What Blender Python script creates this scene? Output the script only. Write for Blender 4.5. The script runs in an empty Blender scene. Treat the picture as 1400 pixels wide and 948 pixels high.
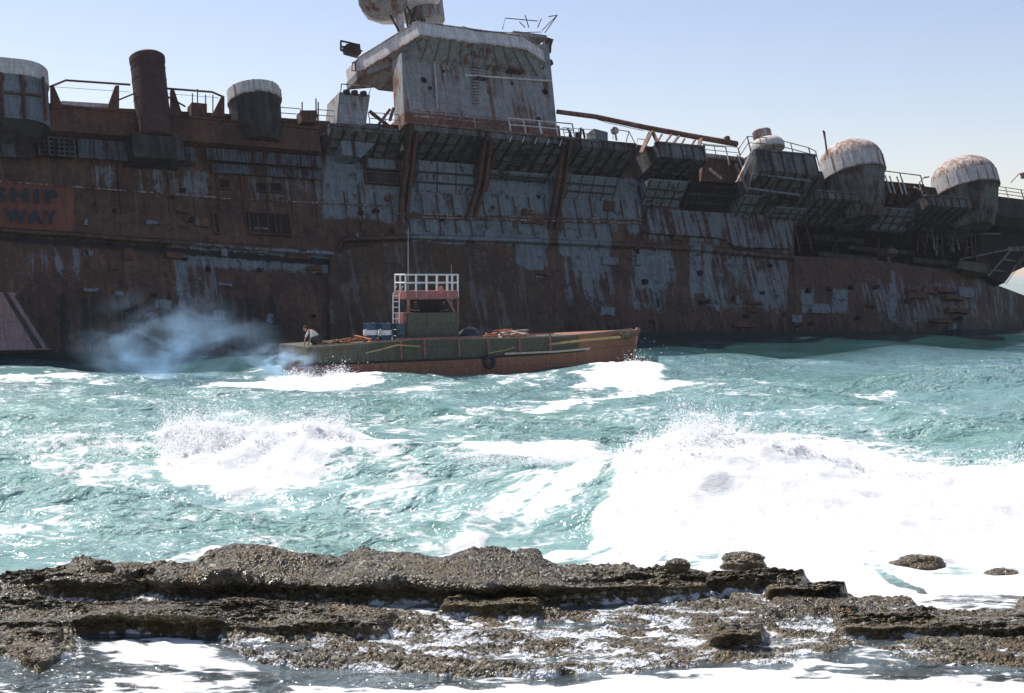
import bpy, math, random
import numpy as np
from mathutils import Vector, Matrix
random.seed(7)
rng = np.random.default_rng(11)
sc = bpy.context.scene
COL = sc.collection
R = math.radians

# ------------------------------------------------------------------ camera, sky, sun, exposure
cam_d = bpy.data.cameras.new('camera')
cam = bpy.data.objects.new('camera', cam_d); COL.objects.link(cam)
cam.location = (0, 0, 6); cam.rotation_euler = (R(90), 0, 0)
cam_d.sensor_width = 36; cam_d.lens = 36 * 2000 / 1400
cam_d.shift_y = -98 / 1400
cam_d.clip_start = 0.5; cam_d.clip_end = 20000
sc.camera = cam
SUN_AZ, SUN_EL = R(-52), R(56)            # azimuth from +Y, negative = to the left
world = bpy.data.worlds.new('World'); sc.world = world; world.use_nodes = True
wn = world.node_tree; bg = wn.nodes['Background']
sky = wn.nodes.new('ShaderNodeTexSky'); sky.sky_type = 'NISHITA'; sky.sun_disc = False
sky.sun_elevation = SUN_EL; sky.sun_rotation = SUN_AZ
sky.air_density = 1.0; sky.dust_density = 0.55; sky.ozone_density = 2.6; sky.altitude = 0
wm = wn.nodes.new('ShaderNodeMix'); wm.data_type = 'RGBA'; wm.blend_type = 'MULTIPLY'; wm.inputs[0].default_value = 1; wm.inputs[7].default_value = (1.08, .91, .885, 1)
wn.links.new(sky.outputs[0], wm.inputs[6]); wn.links.new(wm.outputs[2], bg.inputs['Color']); bg.inputs['Strength'].default_value = 0.108
sd = bpy.data.lights.new('sun', 'SUN'); so = bpy.data.objects.new('sun', sd); COL.objects.link(so)
sd.energy = 4.6; sd.angle = R(0.53); sd.color = (1.0, 0.95, 0.88)
sdir = Vector((math.sin(SUN_AZ) * math.cos(SUN_EL), math.cos(SUN_AZ) * math.cos(SUN_EL), math.sin(SUN_EL)))
so.rotation_euler = sdir.to_track_quat('Z', 'Y').to_euler()
sc.view_settings.view_transform = 'Standard'; sc.view_settings.look = 'None'
sc.view_settings.exposure = 0.56; sc.view_settings.gamma = 1
sc.render.engine = 'CYCLES'
sc.cycles.max_bounces = 8; sc.cycles.diffuse_bounces = 4; sc.cycles.transparent_max_bounces = 24; sc.cycles.glossy_bounces = 2
sc.cycles.volume_bounces = 3; sc.cycles.volume_step_rate = 1.0; sc.cycles.volume_max_steps = 128
sc.cycles.sample_clamp_indirect = 4.0
sc.cycles.use_denoising = True

F = 2000.0

# ------------------------------------------------------------------ noise
_T = rng.random((256, 256))
def vnoise(x, y):
    x = np.asarray(x, float); y = np.asarray(y, float)
    xi = np.floor(x).astype(int); yi = np.floor(y).astype(int)
    fx = x - xi; fy = y - yi
    fx = fx * fx * fx * (fx * (fx * 6 - 15) + 10); fy = fy * fy * fy * (fy * (fy * 6 - 15) + 10)
    g = lambda i, j: _T[(xi + i) & 255, (yi + j) & 255]
    return (g(0, 0) * (1 - fx) + g(1, 0) * fx) * (1 - fy) + (g(0, 1) * (1 - fx) + g(1, 1) * fx) * fy
def fbm(x, y, o=4, g=0.5):
    s = 0; a = 1; t = 0
    for k in range(o):
        c, sn = math.cos(0.7 * k), math.sin(0.7 * k)
        s = s + a * vnoise((x * c - y * sn) * 2 ** k + 17.3 * k, (x * sn + y * c) * 2 ** k + 5.1 * k); t += a; a *= g
    return s / t
def cell(x, y, jit=0.9):
    xi = np.floor(x).astype(int); yi = np.floor(y).astype(int)
    best = np.full(x.shape, 9.0); cid = np.zeros(x.shape)
    for i in (-1, 0, 1):
        for j in (-1, 0, 1):
            a = (xi + i) & 255; b = (yi + j) & 255
            px = xi + i + 0.5 + jit * (_T[a, b] - 0.5); py = yi + j + 0.5 + jit * (_T[b, (a + 77) & 255] - 0.5)
            d = np.hypot(x - px, y - py)
            m = d < best; best = np.where(m, d, best); cid = np.where(m, _T[(a + 31) & 255, (b + 9) & 255], cid)
    return best, cid
def sstep(a, b, x):
    t = np.clip((x - a) / (b - a), 0, 1); return t * t * (3 - 2 * t)
def poly(pts):
    xs = [p[0] for p in pts]; ys = [p[1] for p in pts]
    return lambda q: np.interp(q, xs, ys)

# ------------------------------------------------------------------ objects
def tag(o, label=None, cat=None, group=None, kind=None):
    if label: o['label'] = label
    if cat: o['category'] = cat
    if group: o['group'] = group
    if kind: o['kind'] = kind
    return o
def empty(name, label, cat, group=None, loc=(0, 0, 0), mat=None):
    o = bpy.data.objects.new(name, None); COL.objects.link(o)
    if mat is not None: o.matrix_world = mat
    else: o.location = loc
    return tag(o, label, cat, group)
class MB:
    def __init__(s): s.v = []; s.f = []
    def add(s, vs, fs):
        n = len(s.v); s.v += [tuple(v) for v in vs]; s.f += [tuple(i + n for i in f) for f in fs]; return s
    def hexa(s, a, b):                         # two rings of n points
        n = len(a)
        fs = [tuple(range(n - 1, -1, -1)), tuple(range(n, 2 * n))]
        fs += [(i, (i + 1) % n, n + (i + 1) % n, n + i) for i in range(n)]
        return s.add(list(a) + list(b), fs)
    def box(s, x0, x1, y0, y1, z0, z1):
        return s.hexa([(x0, y0, z0), (x1, y0, z0), (x1, y1, z0), (x0, y1, z0)], [(x0, y0, z1), (x1, y0, z1), (x1, y1, z1), (x0, y1, z1)])
    def bar(s, p, q, w=0.1, h=None, up=(0, 0, 1)):
        p = Vector(p); q = Vector(q); h = w if h is None else h
        d = (q - p).normalized(); u = Vector(up)
        if abs(d.dot(u)) > 0.95: u = Vector((1, 0, 0))
        a = d.cross(u).normalized(); b = a.cross(d).normalized(); a *= w / 2; b *= h / 2
        r = lambda c: [c - a - b, c + a - b, c + a + b, c - a + b]
        return s.hexa(r(p), r(q))
    def tube(s, pts, r, n=8, r2=None):
        pts = [Vector(p) for p in pts]; rings = []
        for i, p in enumerate(pts):
            d = (pts[min(i + 1, len(pts) - 1)] - pts[max(i - 1, 0)]).normalized()
            u = Vector((0, 0, 1)) if abs(d.z) < 0.9 else Vector((1, 0, 0))
            a = d.cross(u).normalized(); b = d.cross(a).normalized()
            rr = r if r2 is None else r + (r2 - r) * i / max(1, len(pts) - 1)
            rings.append([p + a * (rr * math.cos(t * 2 * math.pi / n)) + b * (rr * math.sin(t * 2 * math.pi / n)) for t in range(n)])
        vs = [v for g in rings for v in g]; fs = []
        for i in range(len(rings) - 1):
            for k in range(n):
                fs.append((i * n + k, i * n + (k + 1) % n, (i + 1) * n + (k + 1) % n, (i + 1) * n + k))
        fs.append(tuple(range(n - 1, -1, -1))); fs.append(tuple((len(rings) - 1) * n + k for k in range(n)))
        return s.add(vs, fs)
    def lathe(s, c, prof, n=32, sx=1.0, sy=1.0, shift=None):   # prof: (r, z[, dy])
        c = Vector(c); vs = []; fs = []
        for j, p in enumerate(prof):
            dy = p[2] if len(p) > 2 else 0
            for k in range(n):
                t = 2 * math.pi * k / n
                vs.append(c + Vector((p[0] * sx * math.cos(t), dy + p[0] * sy * math.sin(t), p[1])))
        m = len(prof)
        for j in range(m - 1):
            for k in range(n):
                fs.append((j * n + k, j * n + (k + 1) % n, (j + 1) * n + (k + 1) % n, (j + 1) * n + k))
        fs.append(tuple(range(n - 1, -1, -1))); fs.append(tuple((m - 1) * n + k for k in range(n)))
        return s.add(vs, fs)
    def build(s, name, mat, parent=None, smooth=False, bevel=0):
        me = bpy.data.meshes.new(name); me.from_pydata(s.v, [], s.f); me.validate(); me.update()
        import bmesh
        b = bmesh.new(); b.from_mesh(me); bmesh.ops.recalc_face_normals(b, faces=b.faces); b.to_mesh(me); b.free()
        me.materials.append(mat)
        if smooth:
            for p in me.polygons: p.use_smooth = True
            me.set_sharp_from_angle(angle=R(40))
        o = bpy.data.objects.new(name, me); COL.objects.link(o)
        if parent: o.parent = parent
        if bevel:
            m = o.modifiers.new('bevel', 'BEVEL'); m.width = bevel; m.segments = 2; m.limit_method = 'ANGLE'
        return o
def grid_mesh(name, X, Y, Z, mat, attrs=None, parent=None, closed_col=False, smooth=True):
    r, c = X.shape
    me = bpy.data.meshes.new(name)
    co = np.stack([X, Y, Z], -1).reshape(-1).astype(np.float32)
    i = np.arange(r * c).reshape(r, c)
    q = np.stack([i[:-1, :-1], i[:-1, 1:], i[1:, 1:], i[1:, :-1]], -1).reshape(-1, 4)
    me.vertices.add(r * c); me.vertices.foreach_set('co', co)
    me.loops.add(q.size); me.loops.foreach_set('vertex_index', q.reshape(-1).astype(np.int32))
    me.polygons.add(len(q)); me.polygons.foreach_set('loop_start', (np.arange(len(q)) * 4).astype(np.int32))
    me.polygons.foreach_set('use_smooth', np.full(len(q), smooth))
    for k, v in (attrs or {}).items():
        a = me.attributes.new(k, 'FLOAT', 'POINT'); a.data.foreach_set('value', v.reshape(-1).astype(np.float32))
    me.update(calc_edges=True); me.validate()
    me.materials.append(mat)
    o = bpy.data.objects.new(name, me); COL.objects.link(o)
    if parent: o.parent = parent
    return o

# ------------------------------------------------------------------ materials
class NT:
    def __init__(s, name):
        s.m = bpy.data.materials.new(name); s.m.use_nodes = True; s.t = s.m.node_tree
        s.b = s.t.nodes['Principled BSDF']; s.out = s.t.nodes['Material Output']
    def n(s, t, **k):
        o = s.t.nodes.new(t)
        for a, b in k.items(): setattr(o, a, b)
        return o
    def l(s, a, b): s.t.links.new(a, b)
    def sock(s, i, v):
        if hasattr(v, 'is_output') or hasattr(v, 'links'): s.l(v, i)
        else: i.default_value = v
    def math(s, op, a, b=0.0, c=None, clamp=False):
        o = s.n('ShaderNodeMath', operation=op, use_clamp=clamp); s.sock(o.inputs[0], a); s.sock(o.inputs[1], b)
        if c is not None: s.sock(o.inputs[2], c)
        return o.outputs[0]
    def coord(s, scale=(1, 1, 1), rot=(0, 0, 0), kind='Object'):
        tc = s.n('ShaderNodeTexCoord'); mp = s.n('ShaderNodeMapping'); mp.inputs['Scale'].default_value = scale; mp.inputs['Rotation'].default_value = rot
        s.l(tc.outputs[kind], mp.inputs[0]); return mp.outputs[0]
    def noise(s, vec, scale=1, detail=4, rough=0.5, dist=0):
        o = s.n('ShaderNodeTexNoise'); s.l(vec, o.inputs['Vector']); o.inputs['Scale'].default_value = scale
        o.inputs['Detail'].default_value = detail; o.inputs['Roughness'].default_value = rough; o.inputs['Distortion'].default_value = dist
        return o.outputs['Fac']
    def ramp(s, fac, stops):
        o = s.n('ShaderNodeValToRGB'); e = o.color_ramp.elements
        while len(e) < len(stops): e.new(0.5)
        for x, (p, c) in zip(e, stops): x.position = p; x.color = (*c, 1)
        s.l(fac, o.inputs[0]); return o.outputs[0]
    def mix(s, f, a, b, mode='MIX'):
        o = s.n('ShaderNodeMix', data_type='RGBA', blend_type=mode)
        s.sock(o.inputs[0], f)
        for i, v in ((6, a), (7, b)):
            if isinstance(v, tuple): o.inputs[i].default_value = (*v, 1)
            else: s.l(v, o.inputs[i])
        return o.outputs[2]
    def mr(s, v, a, b, c=0.0, d=1.0):
        o = s.n('ShaderNodeMapRange'); o.interpolation_type = 'SMOOTHSTEP'; s.sock(o.inputs[0], v)
        for i, q in enumerate((a, b, c, d)): o.inputs[i + 1].default_value = q
        return o.outputs[0]
    def bump(s, h, strength=0.5, dist=0.05, nrm=None):
        o = s.n('ShaderNodeBump'); s.l(h, o.inputs['Height']); o.inputs['Strength'].default_value = strength; o.inputs['Distance'].default_value = dist
        if nrm is not None: s.l(nrm, o.inputs['Normal'])
        return o.outputs[0]
    def attr(s, name):
        o = s.n('ShaderNodeAttribute', attribute_name=name); return o.outputs['Fac']

def painted(name, paint, amount=0.5, rust=(0.085, 0.034, 0.018), dark=(0.018, 0.012, 0.010), scale=1.0, paint2=None, rough=0.75, soft=0.11, attr=False, seams=True):
    """rusting painted steel: rust base, paint left in patches, vertical rust streaks"""
    m = NT(name); c = m.coord()
    big = m.noise(c, 0.35 * scale, 5, 0.6, 0.3)
    fine = m.noise(c, 2.6 * scale, 8, 0.7)
    st = m.noise(m.coord((1.9 * scale, 1.9 * scale, 0.14 * scale)), 1.0, 6, 0.6)
    speck = m.noise(c, 9 * scale, 3, 0.6)
    rc = m.ramp(m.math('ADD', m.math('MULTIPLY', big, 0.5), m.math('MULTIPLY', fine, 0.5)), [(0.30, dark), (0.46, tuple(0.55 * r + 0.3 * d for r, d in zip(rust, dark))), (0.58, rust), (0.72, tuple(min(1, r * 1.9) for r in rust))])
    amt = m.attr('paint') if attr else amount
    s = m.math('ADD', amt, m.math('MULTIPLY', m.math('SUBTRACT', st, 0.5), 1.5))
    s = m.math('ADD', s, m.math('MULTIPLY', m.math('SUBTRACT', big, 0.5), 0.9))
    s = m.math('ADD', s, m.math('MULTIPLY', m.math('SUBTRACT', fine, 0.5), 0.55))
    mask = m.mr(s, 0.5 - soft, 0.5 + soft)
    p2 = paint2 or tuple(p * 0.72 for p in paint)
    pc = m.mix(m.mr(fine, 0.4, 0.65), paint, p2)
    pc = m.mix(m.math('MULTIPLY', m.mr(st, 0.5, 0.7), 0.55), pc, tuple(0.5 * a + 0.5 * b for a, b in zip(rust, paint)))
    col = m.mix(mask, rc, pc)
    col = m.mix(m.mr(speck, 0.66, 0.72), col, dark)
    if attr:
        pal = m.noise(m.coord((1.5, 1.5, .10)), 1.3, 7, .72); bl = m.noise(c, .9, 7, .75, .4)
        col = m.mix(m.math('MULTIPLY', m.mr(pal, .54, .70), .55), col, (.20, .15, .105)); col = m.mix(m.math('MULTIPLY', m.mr(bl, .54, .62), .75), col, (.024, .017, .015)); col = m.mix(m.math('MULTIPLY', m.mr(m.noise(c, 1.7, 6, .7), .60, .70), .6), col, (.26, .10, .045))
        red = m.mr(m.math('ADD', m.attr('red'), m.math('MULTIPLY', m.math('SUBTRACT', fine, 0.5), 0.8)), 0.45, 0.6)
        col = m.mix(red, col, m.mix(fine, (0.25, 0.085, 0.058), (0.13, 0.05, 0.038)))
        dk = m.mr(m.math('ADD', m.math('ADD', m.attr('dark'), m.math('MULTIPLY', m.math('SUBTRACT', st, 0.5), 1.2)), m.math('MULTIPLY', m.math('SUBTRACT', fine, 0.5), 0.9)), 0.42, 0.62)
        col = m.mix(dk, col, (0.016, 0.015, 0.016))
        al = m.mr(m.math('ADD', m.attr('algae'), m.math('MULTIPLY', m.math('SUBTRACT', fine, 0.5), 0.7)), 0.4, 0.6)
        col = m.mix(al, col, (0.008, 0.022, 0.016))
    col = m.mix(m.mr(m.noise(m.coord((3.2 * scale, 3.2 * scale, 0.3 * scale)), 1.3, 5, .7), .3, .75), m.mix(.45, col, dark), col)
    if seams:
        sx = m.n('ShaderNodeSeparateXYZ'); m.l(m.coord(), sx.inputs[0]); cx = m.n('ShaderNodeCombineXYZ'); m.l(sx.outputs[0], cx.inputs[0]); m.l(sx.outputs[2], cx.inputs[1])
        br = m.n('ShaderNodeTexBrick'); m.l(cx.outputs[0], br.inputs['Vector']); br.inputs['Scale'].default_value = 1.0; br.inputs['Brick Width'].default_value = 3.6; br.inputs['Row Height'].default_value = 1.35
        br.inputs['Mortar Size'].default_value = .035; br.inputs['Mortar Smooth'].default_value = .4
        col = m.mix(m.math('MULTIPLY', br.outputs['Fac'], .28), col, dark)
    m.l(col, m.b.inputs['Base Color']); m.b.inputs['Roughness'].default_value = rough
    m.b.inputs['Specular IOR Level'].default_value = 0.25
    m.l(m.bump(m.math('ADD', fine, m.math('MULTIPLY', mask, 0.25)), 0.6, 0.06), m.b.inputs['Normal'])
    return m.m
def plain(name, col, rough=0.6, var=0.35, scale=3.0, metallic=0.0, bump=0.3):
    m = NT(name); c = m.coord(); f = m.noise(c, scale, 6, 0.6)
    m.l(m.mix(m.mr(f, 0.35, 0.7), col, tuple(x * (1 - var) for x in col)), m.b.inputs['Base Color'])
    m.b.inputs['Roughness'].default_value = rough; m.b.inputs['Metallic'].default_value = metallic
    m.l(m.bump(f, bump, 0.02), m.b.inputs['Normal']); return m.m

GREY = (0.20, 0.245, 0.27)
M = dict(
    hull=painted('hull_steel', GREY, rust=(0.128, 0.068, 0.046), dark=(.020,.015,.013), attr=True),
    tower=painted('tower_paint', (0.33, 0.355, 0.36), 0.62, rust=(0.30, 0.14, 0.08), dark=(0.06, 0.04, 0.032), scale=1.0),
    parapet=painted('parapet_paint', (0.80, 0.78, 0.77), 0.95, rust=(0.30, 0.15, 0.10), dark=(0.12, 0.08, 0.07), scale=1.2),
    tubwhite=painted('tub_paint', (0.68, 0.67, 0.64), 0.95, rust=(0.32, 0.16, 0.10), dark=(0.12, 0.07, 0.05), scale=1.6),
    domerust=painted('dome_rust', (0.62, 0.58, 0.55), 0.50, rust=(0.34, 0.20, 0.15), dark=(0.13, 0.08, 0.06), scale=1.9),
    rust=painted('rusted_plate', GREY, 0.16, rust=(0.15, 0.066, 0.042)),
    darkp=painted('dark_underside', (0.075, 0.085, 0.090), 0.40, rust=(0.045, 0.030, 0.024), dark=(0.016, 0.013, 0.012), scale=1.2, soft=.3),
    under=painted('sponson_underside', (0.20, 0.21, 0.205), 0.48, rust=(0.070, 0.042, 0.032), dark=(0.02, 0.016, 0.015), scale=1.0, soft=.25),
    greyp=painted('grey_panel', (0.21, 0.25, 0.28), 0.66, rust=(0.08, 0.035, 0.022), scale=1.5),
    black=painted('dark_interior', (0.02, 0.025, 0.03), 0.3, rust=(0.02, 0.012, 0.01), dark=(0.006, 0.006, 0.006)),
    funnel=painted('funnel_rust', (0.10, 0.09, 0.09), 0.3, rust=(0.10, 0.048, 0.038), dark=(0.03, 0.018, 0.016)),
    rail=painted('rail_rust', (0.42, 0.40, 0.40), 0.45, rust=(0.20, 0.08, 0.05), scale=3),
    wrail=painted('white_rail', (0.72, 0.72, 0.72), 1.0, rust=(0.4, 0.25, 0.18), scale=3),
    boom=painted('boom_rust', (0.3, 0.22, 0.18), 0.4, rust=(0.20, 0.095, 0.055), dark=(0.08, 0.03, 0.02), scale=2),
    corr=painted('corrugated_paint', (0.10, 0.12, 0.14), 0.50, rust=(0.06, 0.03, 0.022), scale=1.2),
    letters=plain('letter_paint', (0.012, 0.022, 0.030), 0.8, 0.4),
)

# ------------------------------------------------------------------ ship frame
class Frame:
    def __init__(s, O, t, n, u): s.O, s.t, s.n, s.u = map(lambda a: np.array(a, float), (O, t, n, u)); s.C = np.array([0, 0, 6.0])
    def P(s, px, py, w=0.0):
        Rr = np.array([(px - 700) / F, 1, -(py - 376) / F]); D = (w - np.dot(s.C - s.O, s.n)) / np.dot(Rr, s.n)
        p = s.C + Rr * D - s.O
        return Vector((np.dot(p, s.t), -w, np.dot(p, s.u)))
    def proj(s, x, w, v):
        p = s.O + s.t * x + s.n * w + s.u * v - s.C
        return 700 + F * p[0] / p[1], 376 - F * p[2] / p[1]
    def vat(s, x, w, py):
        v = 10.0
        for _ in range(6):
            a = s.proj(x, w, v)[1]; b = s.proj(x, w, v + 0.5)[1]; v += (py - a) / ((b - a) / 0.5)
        return v
    def matrix(s):
        m = Matrix.Identity(4)
        for i, a in enumerate((s.t, -s.n, s.u)):
            for r in range(3): m[r][i] = a[r]
        for r in range(3): m[r][3] = s.O[r]
        return m
def make_frame(A, B, th, trim):
    A = np.array(A, float); B = np.array(B, float); t = B - A; t /= np.linalg.norm(t)
    n = np.array([t[1], -t[0], 0]); Z = np.array([0, 0, 1.0])
    t2 = t * math.cos(trim) - Z * math.sin(trim); n2 = n * math.cos(th) + Z * math.sin(th)
    n2 -= t2 * np.dot(n2, t2); n2 /= np.linalg.norm(n2); u = np.cross(t2, -n2)
    return Frame(A, t2, n2, u)
SF = make_frame((-35.35, 101, 0), (56, 160, 0), R(20), R(1.5)); P = SF.P

# ================================================================== SHIP
ship = empty('aircraft_carrier', 'huge rusting grey aircraft carrier wreck with peeling paint, listing in the surf', 'warship', mat=SF.matrix())
deck_y = poly([(-600, 105), (0, 141), (160, 148), (300, 155), (450, 166), (560, 172), (770, 189), (865, 197), (1000, 216), (1200, 246), (1360, 268), (1400, 273), (1500, 283)])
ledge_y = poly([(-600, 270), (0, 312), (240, 329), (460, 345), (470, 325), (560, 322), (700, 326), (860, 333), (960, 338), (1085, 350), (1500, 400)])
foot_y = poly([(-600, 600), (0, 520), (460, 508), (870, 480), (1200, 470), (1500, 462)])

def blob(PX, PY, cx, cy, rx, ry, s=1.0, p=2):
    d = (np.abs((PX - cx) / rx) ** p + np.abs((PY - cy) / ry) ** p); return s * np.clip(1.25 - d, 0, 1)
def rect(PX, PY, x0, x1, y0, y1, s=1.0, f=6.0, slope=0.0):
    yy = PY - slope * (PX - x0)
    return s * np.clip(np.minimum.reduce([(PX - x0) / f + .5, (x1 - PX) / f + .5, (yy - y0) / f + .5, (y1 - yy) / f + .5]), 0, 1)
def hull_attrs(PX, PY):
    p = np.full(PX.shape, 0.10); mx = np.maximum
    p = mx(p, rect(PX, PY, 120, 560, 222, 262, 0.42, 14, 0.07))
    p = mx(p, rect(PX, PY, 440, 560, 205, 300, 0.72, 16, 0.06))
    p = mx(p, rect(PX, PY, 555, 760, 215, 330, 0.74, 14, 0.05))
    p = mx(p, rect(PX, PY, 235, 460, 332, 366, 0.72, 10, 0.045))
    p = mx(p, rect(PX, PY, 235, 300, 345, 412, 0.52, 14, 0.1))
    p = mx(p, rect(PX, PY, 560, 640, 300, 335, 0.9, 14))
    p = mx(p, rect(PX, PY, 706, 742, 308, 380, 1.15, 8))
    p = mx(p, rect(PX, PY, 757, 835, 312, 350, 1.05, 14, 0.03))
    p = mx(p, rect(PX, PY, 780, 835, 312, 385, 0.72, 16, 0.03))
    p = mx(p, rect(PX, PY, 752, 880, 235, 312, 0.80, 14, 0.08))
    p = mx(p, rect(PX, PY, 868, 915, 338, 396, 0.98, 12, 0.05))
    p = mx(p, rect(PX, PY, 944, 958, 335, 400, 1.2, 6))
    p = mx(p, rect(PX, PY, 962, 975, 335, 405, 0.85, 6))
    p = mx(p, rect(PX, PY, 880, 1080, 290, 330, 0.58, 14, 0.06))
    p = mx(p, rect(PX, PY, 1092, 1112, 395, 430, 0.95, 10)); p = mx(p, rect(PX, PY, 1136, 1160, 395, 428, 0.85, 10))
    p = mx(p, rect(PX, PY, 1170, 1400, 380, 460, 0.46, 20)); p = mx(p, rect(PX, PY, 1215, 1225, 370, 440, 0.7, 6))
    p = mx(p, rect(PX, PY, 840, 1085, 340, 430, 0.50, 24))
    p = mx(p, rect(PX, PY, 740, 860, 350, 430, 0.46, 24))
    p = mx(p, rect(PX, PY, 30, 120, 335, 390, 0.36, 20))
    for cx in (757, 848, 930, 1085): p = p - rect(PX, PY, cx - 5, cx + 9, 300, 460, 0.7, 8)
    r = np.zeros(PX.shape)
    r = mx(r, rect(PX, PY, -200, 100, 236, 296, 1.6, 2, 0.07)); r = mx(r, rect(PX, PY, 240, 400, 380, 410, 0.45, 16, 0.1))
    r = mx(r, rect(PX, PY, 170, 300, 268, 285, 0.42, 14)); r = mx(r, rect(PX, PY, 390, 440, 250, 275, 0.42, 10)); r = mx(r, rect(PX, PY, 980, 1085, 318, 345, 0.45, 12))
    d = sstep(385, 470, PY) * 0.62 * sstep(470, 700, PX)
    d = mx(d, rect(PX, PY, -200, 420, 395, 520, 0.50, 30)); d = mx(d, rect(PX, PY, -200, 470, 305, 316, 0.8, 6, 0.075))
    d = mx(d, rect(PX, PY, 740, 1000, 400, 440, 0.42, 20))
    al = sstep(447, 460, PY) * sstep(820, 900, PX) + 0.75 * sstep(470, 490, PY)
    return dict(paint=p, red=r, dark=d, algae=al)

def loft(name, pxs, rows, mat, sub=6, back=-22.0, parent=ship):
    """rows: list of (y(px), w(px)) from the deck edge down; closes over the deck and down the far side"""
    cols = []
    for px in pxs:
        ring = [P(px, float(y(px)), float(w(px))) for y, w in rows]
        full = []
        for a, b in zip(ring[:-1], ring[1:]):
            L = max(1, int((a - b).length / 0.45)); full.append((a, b))
        cols.append(ring)
    segs = []
    for j in range(len(rows) - 1):
        L = max((c[j] - c[j + 1]).length for c in cols); segs.append(max(1, int(L / 0.3)))
    pts = []
    for c in cols:
        line = [Vector((c[0].x, -back, c[0].z)), ]
        for j, k in enumerate(segs):
            for i in range(k): line.append(c[j].lerp(c[j + 1], i / k))
        line.append(c[-1]); line.append(Vector((c[-1].x, -back, c[-1].z))); line.append(line[0])
        pts.append(line)
    A = np.array([[tuple(p) for p in l] for l in pts])
    X, Y, Z = A[..., 0], A[..., 1], A[..., 2]
    W = SF.O + X[..., None] * SF.t - Y[..., None] * SF.n + Z[..., None] * SF.u - SF.C
    PX = 700 + F * W[..., 0] / W[..., 1]; PY = 376 - F * W[..., 2] / W[..., 1]
    dn = (fbm(X * 0.35, Z * 0.5, 3) - 0.5) * 0.22          # dented plating
    rib = 0.05 * np.abs(((X / 1.6) % 1) - 0.5) * 2
    inner = np.zeros(Y.shape); inner[:, 2:-3] = 1
    Y = Y + (dn + rib - 0.03) * inner
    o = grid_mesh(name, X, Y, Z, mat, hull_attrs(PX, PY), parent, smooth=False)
    # end caps
    me = o.data
    return o
cst = lambda v: (lambda q: v)
fall = lambda a, b, k: (lambda px: 0.0 if px < a else -k * ((px - a) / (b - a)) ** 1.6)
pm = list(np.arange(-560, 1086, 4.0)) + [1086]
ledge2 = lambda px: ledge_y(px) + 4
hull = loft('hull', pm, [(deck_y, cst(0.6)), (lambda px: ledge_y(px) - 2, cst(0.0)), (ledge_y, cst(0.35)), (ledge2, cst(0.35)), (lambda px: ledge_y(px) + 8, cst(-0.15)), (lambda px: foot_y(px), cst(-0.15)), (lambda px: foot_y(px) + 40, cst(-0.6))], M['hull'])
top_low = poly([(1086, 350), (1200, 356), (1300, 370), (1350, 385), (1400, 404), (1450, 428), (1500, 450)])
lw = fall(1260, 1400, 5.0)
pl_ = list(np.arange(1086, 1501, 4.0))
bow_low = loft('bow_hull', pl_, [(top_low, lw), (lambda px: foot_y(px), lambda px: lw(px) - 0.15), (lambda px: foot_y(px) + 40, lambda px: lw(px) - 0.6)], M['hull'], back=-18)
pu = list(np.arange(1086, 1501, 6.0))
under = poly([(1086, 300), (1330, 312), (1345, 306), (1372, 310), (1500, 322)])
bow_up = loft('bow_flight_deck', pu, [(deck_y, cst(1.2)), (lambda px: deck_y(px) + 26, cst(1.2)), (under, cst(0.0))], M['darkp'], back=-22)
# closing plate at the join and recess back wall
b = MB(); a0 = P(1086, 300, 0); a1 = P(1350, 400, 0)
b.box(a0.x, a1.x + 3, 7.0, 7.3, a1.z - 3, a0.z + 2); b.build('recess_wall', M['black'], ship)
b = MB(); b.box(a0.x - 0.15, a0.x + 0.05, 0.1, 7, a0.z - 6, a0.z + 0.5); b.build('recess_bulkhead', M['black'], ship)

def slab(mb, pts, w0, w1):
    f = [P(x, y, w0) for x, y in pts]; return mb.hexa(f, [Vector((p.x, -w1, p.z)) for p in f])

# stringers and stiffeners on the hull side
b = MB()
for yf, w, x0, x1, th in ((lambda q: 248 + 0.075 * q, 0.35, -400, 300, 0.07), (lambda q: 258 + 0.045 * q, 0.32, 300, 540, 0.06), (lambda q: 279 + 0.025 * q, 0.3, 540, 1080, 0.08), (lambda q: 297 + 0.028 * (q - 560), 0.3, 560, 1080, 0.10)):
    xs = np.linspace(x0, x1, 12)
    b.tube([P(q, yf(q), w) for q in xs], th, 6)
b.build('pipe_rail', M['rail'], ship)
b = MB()
for q in np.arange(124, 440, 33):
    p0 = P(q, deck_y(q) + 4, 0.7); 
    b.bar(p0, Vector((p0.x, 0.15 * -1, SF.vat(p0.x, 0, ledge_y(q) - 30))), 0.12, 0.12)
for q in np.arange(470, 1080, 21):
    p0 = P(q, 262 + 0.03 * (q - 470), 0.35); b.bar(p0, Vector((p0.x, -0.25, SF.vat(p0.x, 0.1, ledge_y(q) - 4))), 0.09, 0.09)
b.build('stiffeners', M['rust'], ship)['kind'] = 'stuff'

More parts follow.
